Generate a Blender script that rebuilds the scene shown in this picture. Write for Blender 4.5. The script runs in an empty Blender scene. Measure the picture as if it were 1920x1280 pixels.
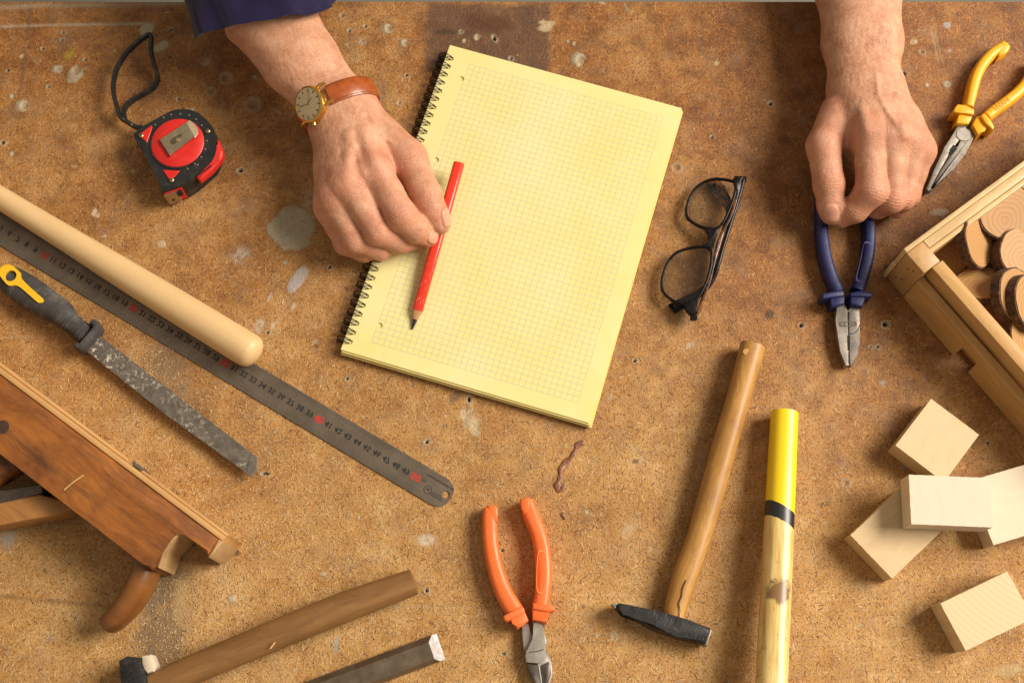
import bpy, bmesh, math, random
import numpy as np
from mathutils import Vector, Matrix, geometry, noise as mnoise
random.seed(7); np.random.seed(7)
R = math.radians
SC = bpy.context.scene; COL = SC.collection

# ------------------------------------------------------------------ camera, light, exposure
H_CAM, TH, FPX = 1.095, R(17.0), 2400.0
CAM = Vector((0.0, -H_CAM*math.tan(TH), H_CAM))
cd = bpy.data.cameras.new('camera'); cam = bpy.data.objects.new('camera', cd); COL.objects.link(cam)
cd.sensor_width = 36.0; cd.lens = FPX/1920*36; cd.clip_start = 0.02; cd.clip_end = 60
cam.location = CAM; cam.rotation_euler = (TH, 0, 0); SC.camera = cam
cd.dof.use_dof = True; cd.dof.focus_distance = 1.118; cd.dof.aperture_fstop = 9.0
w = bpy.data.worlds.new('World'); SC.world = w; w.use_nodes = True
w.node_tree.nodes['Background'].inputs[0].default_value = (1.0, 0.86, 0.68, 1)
w.node_tree.nodes['Background'].inputs[1].default_value = 0.38
def area(name, loc, target, sx, sy, power, col):
    l = bpy.data.lights.new(name, 'AREA'); l.shape = 'RECTANGLE'; l.size = sx; l.size_y = sy; l.energy = power; l.color = col
    o = bpy.data.objects.new(name, l); COL.objects.link(o); o.location = loc
    o.rotation_euler = (Vector(target)-Vector(loc)).to_track_quat('-Z', 'Y').to_euler(); return o
area('window_light', (3.6, 0.75, 3.15), (0, 0, 0), 2.6, 2.2, 430, (1.0, 0.92, 0.80))
SC.view_settings.view_transform = 'Standard'; SC.view_settings.look = 'None'
SC.view_settings.exposure = 0.0; SC.view_settings.gamma = 1.0; SC.view_settings.use_curve_mapping = False

# ------------------------------------------------------------------ helpers
def U(x, y, z=0.0):
    """photo pixel (1920x1280) -> world point at height z above the bench"""
    d0, d1 = (x-960)/FPX, -(y-640)/FPX
    c, s = math.cos(TH), math.sin(TH)
    D = Vector((d0, c*d1+s, s*d1-c)); t = (z-H_CAM)/D.z
    return CAM + D*t
def C(scale, ox, oy):
    return lambda x, y: (ox+x/scale, oy+y/scale)
def UP(pts, z=0.0, c=None):
    return [U(*(c(*p) if c else p), z) for p in pts]
def frame(p0, p1, z0=0.0, z1=None):
    a = U(*p0, z0); b = U(*p1, z0 if z1 is None else z1); x = (b-a).normalized()
    y = Vector((0, 0, 1)).cross(x).normalized(); zz = x.cross(y)
    M = Matrix((x, y, zz)).transposed().to_4x4(); M.translation = a; return M
def thing(name, label, cat, M=None, group=None):
    o = bpy.data.objects.new(name, None); COL.objects.link(o); o.empty_display_size = 0.01
    if M is not None: o.matrix_world = M
    o['label'] = label; o['category'] = cat
    if group: o['group'] = group
    o['_m'] = 0; del o['_m']
    MW[o.name] = M.copy() if M is not None else Matrix.Identity(4)
    return o
MW = {}
def tag(o, label=None, cat=None, group=None, kind=None):
    for k, v in (('label', label), ('category', cat), ('group', group), ('kind', kind)):
        if v: o[k] = v
    return o
def obj(name, g, mat, parent=None, smooth=35, world=True):
    """g = bmesh or (verts, faces); world: the coordinates are world ones, turned into the thing's frame"""
    me = bpy.data.meshes.new(name)
    if isinstance(g, bmesh.types.BMesh): g.to_mesh(me); g.free()
    else: me.from_pydata([tuple(v) for v in g[0]], [], [tuple(f) for f in g[1]])
    root = parent
    while root is not None and root.parent is not None: root = root.parent
    if world and root is not None: me.transform(MW[root.name].inverted())
    me.materials.append(mat)
    if smooth:
        me.shade_smooth(); me.set_sharp_from_angle(angle=R(smooth))
    o = bpy.data.objects.new(name, me); COL.objects.link(o)
    if parent is not None: o.parent = parent
    return o
def join(*bms):
    out = bmesh.new()
    for b in bms:
        me = bpy.data.meshes.new('t')
        if isinstance(b, bmesh.types.BMesh): b.to_mesh(me); b.free()
        else: me.from_pydata([tuple(v) for v in b[0]], [], [tuple(f) for f in b[1]])
        out.from_mesh(me); bpy.data.meshes.remove(me)
    return out
def smooth_path(pts, n=8, closed=False):
    P = [Vector(p) for p in pts]; N = len(P); out = []
    segs = N if closed else N-1
    for i in range(segs):
        if closed: a, b, c_, d = P[(i-1) % N], P[i], P[(i+1) % N], P[(i+2) % N]
        else: a, b, c_, d = P[max(i-1, 0)], P[i], P[i+1], P[min(i+2, N-1)]
        for k in range(n):
            t = k/n
            out.append(0.5*((2*b)+(c_-a)*t+(2*a-5*b+4*c_-d)*t*t+(3*b-a-3*c_+d)*t**3))
    if not closed: out.append(P[-1])
    return out
def box(lo, hi, bevel=0.0, seg=2, M=None):
    b = bmesh.new(); bmesh.ops.create_cube(b, size=1.0)
    lo, hi = Vector(lo), Vector(hi)
    for v in b.verts: v.co = Vector(((lo[i]+hi[i])/2+v.co[i]*(hi[i]-lo[i]) for i in range(3)))
    if bevel: bmesh.ops.bevel(b, geom=list(b.edges), offset=bevel, segments=seg, profile=0.5, affect='EDGES')
    if M is not None: b.transform(M)
    return b
def prism(poly, z0, z1, bevel=0.0, seg=2, shrink=0.0, botbevel=True):
    """poly: list of (x,y[,z]) ; vertical extrusion"""
    P = [(p[0], p[1]) for p in poly]
    A = sum(P[i][0]*P[(i+1) % len(P)][1]-P[(i+1) % len(P)][0]*P[i][1] for i in range(len(P)))
    if A < 0: P.reverse()
    b = bmesh.new()
    lo = [b.verts.new((x, y, z0)) for x, y in P]; hi = [b.verts.new((x, y, z1)) for x, y in P]
    b.faces.new(lo[::-1]); top = b.faces.new(hi); n = len(P)
    for i in range(n): b.faces.new((lo[i], lo[(i+1) % n], hi[(i+1) % n], hi[i]))
    if bevel:
        es = list(top.edges)
        if botbevel: es = [e for e in b.edges if abs(e.verts[0].co.z-e.verts[1].co.z) < 1e-7]
        bmesh.ops.bevel(b, geom=es, offset=bevel, segments=seg, profile=0.5, affect='EDGES')
    return b
def holed(outer, holes, z0, z1):
    """flat plate with holes, (x,y) polygons"""
    vs, es = [], []
    for loop in [outer]+list(holes):
        k = len(vs); n = len(loop); vs += [Vector((p[0], p[1])) for p in loop]; es += [(k+i, k+(i+1) % n) for i in range(n)]
    V, E_, F_, *_ = geometry.delaunay_2d_cdt(vs, es, [], 2, 1e-9)
    def inside(p, L):
        c = False; j = len(L)-1
        for i in range(len(L)):
            if (L[i][1] > p.y) != (L[j][1] > p.y) and p.x < (L[j][0]-L[i][0])*(p.y-L[i][1])/(L[j][1]-L[i][1])+L[i][0]: c = not c
            j = i
        return c
    bb = [(min(q[0] for q in L), max(q[0] for q in L), min(q[1] for q in L), max(q[1] for q in L)) for L in holes]
    keep = []
    for f in F_:
        m = sum((V[i] for i in f), Vector((0, 0)))/len(f)
        if inside(m, outer) and not any(b_[0] <= m.x <= b_[1] and b_[2] <= m.y <= b_[3] and inside(m, L) for b_, L in zip(bb, holes)): keep.append(f)
    F_ = keep
    b = bmesh.new(); hi = [b.verts.new((v.x, v.y, z1)) for v in V]
    for f in F_: b.faces.new([hi[i] for i in f])
    bmesh.ops.recalc_face_normals(b, faces=b.faces)
    if b.faces and sum(f.normal.z for f in b.faces) < 0: bmesh.ops.reverse_faces(b, faces=b.faces)
    r = bmesh.ops.extrude_face_region(b, geom=list(b.faces))
    for v in [g for g in r['geom'] if isinstance(g, bmesh.types.BMVert)]: v.co.z = z0
    bmesh.ops.recalc_face_normals(b, faces=b.faces)
    return b
def circ(x, y, r, n=16, ry=None, rot=0):
    ry = r if ry is None else ry; c, s = math.cos(rot), math.sin(rot)
    return [(x+r*math.cos(2*math.pi*i/n)*c-ry*math.sin(2*math.pi*i/n)*s, y+r*math.cos(2*math.pi*i/n)*s+ry*math.sin(2*math.pi*i/n)*c) for i in range(n)]
def sweep(path, hw, hh, up=(0, 0, 1), n=16, e=2.6, cap=0.6, closed=False):
    """superellipse section (half width hw, half height hh; scalars or per-point lists) along path; cap = rounding of the ends"""
    P = [Vector(p) for p in path]; N = len(P); up = Vector(up)
    hw = [hw]*N if not hasattr(hw, '__len__') else list(hw); hh = [hh]*N if not hasattr(hh, '__len__') else list(hh)
    T = []
    for i in range(N):
        if closed: t = P[(i+1) % N]-P[i-1]
        else: t = P[min(i+1, N-1)]-P[max(i-1, 0)]
        T.append(t.normalized())
    rings = []
    def ring(p, t, a, h):
        s = up.cross(t).normalized(); u = t.cross(s).normalized(); out = []
        for k in range(n):
            q = 2*math.pi*(k+0.5)/n; cx, sy = math.cos(q), math.sin(q)
            out.append(p+s*(a*math.copysign(abs(cx)**(2/e), cx))+u*(h*math.copysign(abs(sy)**(2/e), sy)))
        return out
    if not closed and cap:
        m = min(hw[0], hh[0])*cap
        for f in (0.55, 0.85): rings.append(ring(P[0]-T[0]*m*(1-f)*0.9, T[0], hw[0]*f, hh[0]*f))
    for i in range(N): rings.append(ring(P[i], T[i], hw[i], hh[i]))
    if not closed and cap:
        m = min(hw[-1], hh[-1])*cap
        for f in (0.85, 0.55): rings.append(ring(P[-1]+T[-1]*m*(1-f)*0.9, T[-1], hw[-1]*f, hh[-1]*f))
    V = [v for r in rings for v in r]; F_ = []; K = len(rings)
    for i in range(K if closed else K-1):
        j = (i+1) % K
        for k in range(n): F_.append((i*n+k, i*n+(k+1) % n, j*n+(k+1) % n, j*n+k))
    if not closed: F_ += [tuple(range(n))[::-1], tuple(range((K-1)*n, K*n))]
    b = bmesh.new(); vs = [b.verts.new(v) for v in V]
    for f in F_: b.faces.new([vs[i] for i in f])
    bmesh.ops.recalc_face_normals(b, faces=b.faces); return b
def resample(vals, n):
    return list(np.interp(np.linspace(0, len(vals)-1, n), np.arange(len(vals)), vals))
def lathe(prof, n=32, M=None, axis='Z'):
    """prof: (h, r) pairs along the axis"""
    V, F_ = [], []; K = len(prof)
    for h, r in prof:
        for k in range(n):
            a = 2*math.pi*k/n; V.append((r*math.cos(a), r*math.sin(a), h) if axis == 'Z' else (h, r*math.cos(a), r*math.sin(a)))
    for i in range(K-1):
        for k in range(n): F_.append((i*n+k, i*n+(k+1) % n, (i+1)*n+(k+1) % n, (i+1)*n+k))
    F_ += [tuple(range(n))[::-1], tuple(range((K-1)*n, K*n))]
    b = bmesh.new(); vs = [b.verts.new(v) for v in V]
    for f in F_: b.faces.new([vs[i] for i in f])
    bmesh.ops.remove_doubles(b, verts=b.verts, dist=1e-7)
    bmesh.ops.dissolve_degenerate(b, edges=b.edges, dist=1e-8)
    bmesh.ops.recalc_face_normals(b, faces=b.faces)
    if M is not None: b.transform(M)
    return b
def text_mesh(s, size, M, flip=False, bold=0.0):
    cu = bpy.data.curves.new('t', 'FONT'); cu.body = s; cu.size = size; cu.align_x = 'CENTER'; cu.align_y = 'CENTER'; cu.offset = bold
    cu.resolution_u = 3
    o = bpy.data.objects.new('t', cu); COL.objects.link(o); dg = bpy.context.evaluated_depsgraph_get(); dg.update()
    me = bpy.data.meshes.new_from_object(o.evaluated_get(dg)); bpy.data.objects.remove(o); bpy.data.curves.remove(cu)
    b = bmesh.new(); b.from_mesh(me); bpy.data.meshes.remove(me)
    if flip:
        for v in b.verts: v.co.y = -v.co.y
        bmesh.ops.reverse_faces(b, faces=b.faces)
    b.transform(M); return b

# ------------------------------------------------------------------ materials
class NT:
    def __init__(s, name):
        s.m = bpy.data.materials.new(name); s.m.use_nodes = True; s.t = s.m.node_tree
        s.b = s.t.nodes['Principled BSDF']; s.L = s.t.links.new
    def n(s, typ, **kw):
        x = s.t.nodes.new(typ)
        for k, v in kw.items():
            if k.startswith('i_'):
                key = k[2:]; key = int(key) if key.isdigit() else key.replace('_', ' ')
                if isinstance(v, bpy.types.NodeSocket): s.L(v, x.inputs[key])
                else: x.inputs[key].default_value = v
            else: setattr(x, k, v)
        return x
    def coord(s, which='Object'): return s.n('ShaderNodeTexCoord').outputs[which]
    def map(s, v, scale=(1, 1, 1), loc=(0, 0, 0), rot=(0, 0, 0)):
        return s.n('ShaderNodeMapping', i_Vector=v, i_Scale=scale, i_Location=loc, i_Rotation=rot).outputs[0]
    def noise(s, v, sc=5.0, det=4.0, rough=0.55, dist=0.0, col=False):
        x = s.n('ShaderNodeTexNoise', i_Vector=v, i_Scale=sc, i_Detail=det, i_Roughness=rough, i_Distortion=dist); return x.outputs[1 if col else 0]
    def ramp(s, f, stops, interp='LINEAR'):
        x = s.n('ShaderNodeValToRGB'); s.L(f, x.inputs[0]); e = x.color_ramp.elements; x.color_ramp.interpolation = interp
        while len(e) < len(stops): e.new(0.5)
        for el, (p, c) in zip(e, stops):
            el.position = p; el.color = (c, c, c, 1) if not hasattr(c, '__len__') else (*c[:3], 1)
        return x.outputs[0]
    def mix(s, f, a, b, blend='MIX'):
        x = s.n('ShaderNodeMix', data_type='RGBA', blend_type=blend, clamp_factor=True)
        for i, v in ((0, f), (6, a), (7, b)):
            if isinstance(v, bpy.types.NodeSocket): s.L(v, x.inputs[i])
            elif i == 0: x.inputs[0].default_value = v
            else: x.inputs[i].default_value = (*v[:3], 1)
        return x.outputs[2]
    def math(s, op, a, b=0.0, c=0.0, clamp=False):
        x = s.n('ShaderNodeMath', operation=op, use_clamp=clamp)
        for i, v in enumerate((a, b, c)):
            if isinstance(v, bpy.types.NodeSocket): s.L(v, x.inputs[i])
            else: x.inputs[i].default_value = v
        return x.outputs[0]
    def bump(s, h, strength=0.3, dist=0.001, normal=None):
        x = s.n('ShaderNodeBump', i_Height=h, i_Strength=strength, i_Distance=dist)
        if normal is not None: s.L(normal, x.inputs['Normal'])
        return x.outputs[0]
    def set(s, **kw):
        for k, v in kw.items():
            k = k.replace('_', ' ')
            if isinstance(v, bpy.types.NodeSocket): s.L(v, s.b.inputs[k])
            else: s.b.inputs[k].default_value = (*v[:3], 1) if hasattr(v, '__len__') and len(v) in (3, 4) and k.endswith('Color') else v
        return s
def srgb(r, g, b):
    f = lambda v: (v/255/12.92) if v/255 <= 0.04045 else ((v/255+0.055)/1.055)**2.4
    return (f(r), f(g), f(b))

def wood(name, light, dark, grain=1.0, rough=0.5, contrast=1.0, stain=0.0, gloss=0.0, axis='X', pores=0.0, blot=0.25):
    t = NT(name); v = t.coord()
    st = {'X': (1, 12, 12), 'Y': (12, 1, 12), 'Z': (12, 12, 1)}[axis]
    st = tuple(a*grain for a in st)
    m = t.map(v, st)
    warp = t.noise(v, 9, 2, col=True)
    m2 = t.n('ShaderNodeVectorMath', operation='MULTIPLY_ADD', i_0=warp, i_1=(0.35, 0.35, 0.35), i_2=m).outputs[0]
    n1 = t.noise(m2, 14, 5, 0.6, 0.4); n2 = t.noise(m2, 70, 3, 0.6)
    bands = t.n('ShaderNodeTexWave', wave_type='BANDS', bands_direction='DIAGONAL', i_Vector=m2, i_Scale=3.2, i_Distortion=9.0, i_Detail=3.0).outputs[1]
    f = t.math('ADD', t.math('MULTIPLY', n1, 0.55), t.math('ADD', t.math('MULTIPLY', bands, 0.08), t.math('MULTIPLY', n2, 0.40)))
    lo, hi = 0.5-0.28/contrast, 0.5+0.28/contrast
    c = t.ramp(f, [(max(lo, 0), dark), (min(hi, 1), light)])
    big = t.noise(v, 22, 4, 0.6)
    c = t.mix(t.math('MULTIPLY', t.ramp(big, [(0.40, 0.0), (0.72, 1.0)]), blot), c, tuple(d*0.75 for d in dark))
    if stain:
        sp = t.noise(t.map(v, tuple(0.25*a for a in st)), 24, 6, 0.7)
        c = t.mix(t.math('MULTIPLY', t.ramp(sp, [(0.51, 0.0), (0.66, 1.0)]), stain), c, (0.03, 0.014, 0.006))
    t.set(Base_Color=c, Roughness=t.ramp(n1, [(0.3, rough-0.08), (0.7, rough+0.1)]), Normal=t.bump(f, 0.25, 0.0006), Specular_IOR_Level=0.45)
    if gloss: t.set(Coat_Weight=gloss, Coat_Roughness=0.25)
    return t.m
def plain(name, col, rough=0.5, metal=0.0, var=0.12, sc=60, bump=0.1, dirt=0.0, dirtcol=(0.35, 0.3, 0.24), spec=0.5, scr=0.0, dsc=90):
    t = NT(name); v = t.coord(); n = t.noise(v, sc, 5, 0.6)
    c = t.mix(t.ramp(n, [(0.3, 0.0), (0.7, 1.0)]), tuple(x*(1-var) for x in col), tuple(min(1, x*(1+var)) for x in col))
    r = t.ramp(t.noise(v, sc*2.3, 4), [(0.3, max(0.03, rough-0.1)), (0.7, min(1, rough+0.12))])
    if dirt:
        d = t.ramp(t.noise(v, dsc, 8, 0.75), [(0.52, 0.0), (0.68, 1.0)])
        c = t.mix(t.math('MULTIPLY', d, dirt), c, dirtcol)
    if scr:
        d = t.ramp(t.noise(t.map(v, (1, 9, 9), rot=(0, 0, 0.5)), 130, 4, 0.7), [(0.60, 0.0), (0.66, 1.0)])
        c = t.mix(t.math('MULTIPLY', d, scr), c, (0.55, 0.45, 0.36))
    t.set(Base_Color=c, Roughness=r, Metallic=metal, Specular_IOR_Level=spec)
    if bump: t.set(Normal=t.bump(t.noise(v, sc*5, 4), bump, 0.0005))
    return t.m

STEEL = plain('worn_steel', (0.235, 0.205, 0.175), 0.48, 0.7, 0.2, 120, 0.15, 0.5, (0.10, 0.08, 0.06))
STEEL_PALE = plain('scuffed_pale_steel', (0.34, 0.31, 0.27), 0.54, 0.5, 0.15, 150, 0.15, 0.3, (0.2, 0.17, 0.14))
STEEL_DARK = plain('dark_ground_steel', (0.13, 0.105, 0.085), 0.42, 0.8, 0.2, 120, 0.1, 0.4, (0.08, 0.06, 0.05))
STEEL_BRIGHT = plain('bright_steel', (0.85, 0.85, 0.85), 0.25, 0.6, 0.06, 120, 0.03)
BLACK_PLASTIC = plain('black_plastic', (0.012, 0.011, 0.011), 0.4, 0, 0.2, 80, 0.1, 0.35, (0.11, 0.10, 0.09))
DARK = plain('dark_recess', (0.008, 0.006, 0.005), 0.8, 0, 0.1, 80, 0)

# ------------------------------------------------------------------ bench top (structure): a fine sheet with holes, plugs, filler and stains
def vnoise(x, y, sc, seed=0, octv=4):
    rs = np.random.RandomState(seed); T = rs.rand(256, 256).astype(np.float32); out = 0; amp = 0.5; tot = 0
    for o in range(octv):
        u, v = x*sc+17.3*o, y*sc+9.1*o; iu, iv = np.floor(u).astype(int), np.floor(v).astype(int); fu, fv = u-iu, v-iv
        fu = fu*fu*(3-2*fu); fv = fv*fv*(3-2*fv); g = lambda a, b: T[a & 255, b & 255]
        out = out+amp*((g(iu, iv)*(1-fu)+g(iu+1, iv)*fu)*(1-fv)+(g(iu, iv+1)*(1-fu)+g(iu+1, iv+1)*fu)*fv); tot += amp; amp *= 0.5; sc *= 2.0
    return out/tot
def sstep(a, b, x):
    t = np.clip((x-a)/(b-a), 0, 1); return t*t*(3-2*t)
EDGE_Y = U(960, 4).y
gx = np.concatenate([np.linspace(-0.85, -0.56, 6)[:-1], np.arange(-0.56, 0.56, 0.00125), np.linspace(0.56, 0.85, 6)])
gy = np.concatenate([np.linspace(-0.60, -0.31, 6)[:-1], np.arange(-0.31, EDGE_Y, 0.00125), [EDGE_Y]])
X, Y = np.meshgrid(gx, gy, indexing='ij'); Z = np.zeros_like(X)
rgb = np.zeros(X.shape+(3,), np.float32); al = np.zeros(X.shape, np.float32); age = np.zeros(X.shape, np.float32)
nz1 = vnoise(X, Y, 90, 1); nz2 = vnoise(X, Y, 260, 2); nz3 = vnoise(X, Y, 18, 3); nz4 = vnoise(X, Y, 600, 4, 2)
def over(S, m, col):
    m = np.clip(m, 0, 1).astype(np.float32); a0 = al[S]; an = m+a0*(1-m)
    rgb[S] = (np.array(col, np.float32)*m[..., None]+rgb[S]*(a0*(1-m))[..., None])/np.maximum(an, 1e-6)[..., None]; al[S] = an
def paint(mask, col): over((slice(None), slice(None)), mask, col)
PXM = 1/2080.0
def blob(x, y, rpx, kind, asp=1.0, rot=0.0, col=None, op=0.85):
    p = U(x, y); r = rpx*PXM; c, s = math.cos(R(rot)), math.sin(R(rot))
    i0, i1 = np.searchsorted(gx, [p.x-3.5*r*max(asp, 1), p.x+3.5*r*max(asp, 1)]); j0, j1 = np.searchsorted(gy, [p.y-3.5*r*max(asp, 1), p.y+3.5*r*max(asp, 1)])
    S = (slice(i0, i1), slice(j0, j1)); dx, dy = X[S]-p.x, Y[S]-p.y; u, v = (dx*c+dy*s)/asp, -dx*s+dy*c
    d = np.sqrt(u*u+v*v)/r; rag = d+(nz1[S]-0.5)*0.7+(nz2[S]-0.5)*0.6
    def pt(m, cc): over(S, m, cc)
    if kind == 'plug':      # a filled dowel or burst bubble: pale raised lump with a dent on its right
        pt(sstep(1.15, 0.8, rag)*op, col or (0.40, 0.33, 0.22)); Z[S] += 0.0016*sstep(1.1, 0.3, d+(nz2[S]-.5)*.4)
        e = np.sqrt((u-0.35*r)**2+(v+0.1*r)**2)/r; pt(sstep(0.62, 0.3, e+(nz2[S]-.5)*.5)*0.75, (0.30, 0.19, 0.09)); Z[S] -= 0.0026*sstep(0.75, 0.2, e)
    elif kind == 'ring':
        pt((np.exp(-((d-0.85)/0.22)**2)+0.25*sstep(1, 0.6, d))*op*0.6, col or (0.36, 0.30, 0.2)); Z[S] += 0.0007*np.exp(-((d-0.85)/0.22)**2)-0.0012*sstep(0.7, 0.2, d)
    elif kind == 'hole':    # nail hole with a torn pale rim
        pt(sstep(2.3, 1.2, rag+(nz2[S]-.5)*1.2)*0.7, col or (0.44, 0.36, 0.24)); pt(sstep(1.15, 0.6, d), (0.006, 0.004, 0.003)); Z[S] += 0.0008*np.exp(-((d-1.6)/0.5)**2)-0.004*sstep(1.1, 0.4, d)
    elif kind == 'patch':
        br = sstep(0.25, 0.6, nz2[S]*0.6+nz4[S]*0.4+0.15)
        pt(sstep(1.08, 0.88, d+(nz1[S]-.5)*.55+(nz2[S]-.5)*.12)*op*br, col or (0.42, 0.38, 0.27)); Z[S] += 0.0005*sstep(1.05, 0.85, rag)
    elif kind == 'smear':
        pt(sstep(1.3, 0.3, rag)*sstep(0.35, 0.6, nz2[S]*.5+nz1[S]*.5)*op, col or (0.42, 0.37, 0.28))
    elif kind == 'torn':
        pt(sstep(1.2, 0.7, rag+(nz2[S]-.5)*.8)*op, col or (0.50, 0.38, 0.22)); Z[S] += (nz2[S]-.5)*0.003*sstep(1.2, 0.6, d)
    elif kind == 'dark':
        pt(sstep(1.2, 0.5, rag)*op, col or (0.055, 0.028, 0.014))
# broad zones
PXg = lambda x, y: U(x, y)
def zone(x0, y0, x1, y1, soft, col, op, nmix=0.5, seed=5, sc=60):
    a, b = U(x0, y0), U(x1, y1); xl, xr = min(a.x, b.x), max(a.x, b.x); yb, yt = min(a.y, b.y), max(a.y, b.y); s = soft*PXM
    w_ = (vnoise(X, Y, sc, seed)-.5)*s*2.2
    m = sstep(xl-s, xl+s, X+w_)*sstep(xr+s, xr-s, X+w_)*sstep(yb-s, yb+s, Y+w_)*sstep(yt+s, yt-s, Y+w_)
    n_ = vnoise(X, Y, 150, seed+1); paint(m*op*np.clip(1-nmix+nmix*2*n_, 0, 1), col)
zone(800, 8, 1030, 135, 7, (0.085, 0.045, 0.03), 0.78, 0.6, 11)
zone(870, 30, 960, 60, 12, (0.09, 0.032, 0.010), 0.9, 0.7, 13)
zone(285, 640, 350, 760, 18, (0.16, 0.115, 0.075), 0.6, 0.9, 15, 90)
zone(270, 1060, 345, 1240, 20, (0.13, 0.10, 0.07), 0.65, 0.9, 17, 90)
zone(330, 1085, 347, 1160, 3, (0.46, 0.30, 0.13), 0.7, 0.5, 19)
zone(1040, 1000, 1040, 1000, 1, (0.1, 0.1, 0.1), 0.0)
def line(x0, y0, x1, y1, wpx, col, op=0.8, depth=0.0):
    a, b = U(x0, y0), U(x1, y1); d = (b-a); L = d.length; d = d/L
    u = (X-a.x)*d.x+(Y-a.y)*d.y; v = -(X-a.x)*d.y+(Y-a.y)*d.x; wv = wpx*PXM
    m = np.exp(-((v+(nz3-.5)*wv*1.5)/wv)**2)*sstep(-0.004, 0.004, u)*sstep(L+0.004, L-0.004, u)
    paint(m*op*np.clip(0.35+1.1*nz1, 0, 1), col)
    Z[...] -= depth*m
line(0, 12, 345, 7, 6, (0.36, 0.27, 0.17), 0.75, 0.0006); line(0, 49, 285, 44, 3, (0.42, 0.34, 0.24), 0.9, 0.0008)
line(58, 15, 38, 175, 4, (0.10, 0.06, 0.04), 0.6); line(45, 85, 70, 122, 1.2, (0.42, .33, .22), .6); line(70, 122, 80, 105, 1.2, (0.42, .33, .22), .6)
line(0, 1118, 200, 1135, 4, (0.11, 0.055, 0.02), 0.55); line(380, 300, 590, 190, 1.2, (0.40, 0.28, 0.15), .45); line(395, 330, 585, 215, 1.0, (0.40, 0.28, 0.15), .4)
line(1170, 5, 1178, 25, 2, (0.42, 0.33, .2), .7); line(720, 1135, 880, 1140, 2, (0.5, 0.36, .2), .6); line(1040, 1150, 1140, 1150, 2, (0.5, 0.36, .2), .5)
line(0, 633, 60, 629, 1.8, (0.5, 0.36, .2), .6); line(1330, 960, 1920, 968, 1.6, (0.20, 0.10, .035), .25); line(1180, 215, 1380, 226, 4, (0.16, 0.06, 0.02), .6)
line(1745, 55, 1760, 120, 2, (0.5, 0.36, .2), .5); line(1752, 60, 1768, 118, 1.3, (0.5, 0.36, .2), .5)
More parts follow.
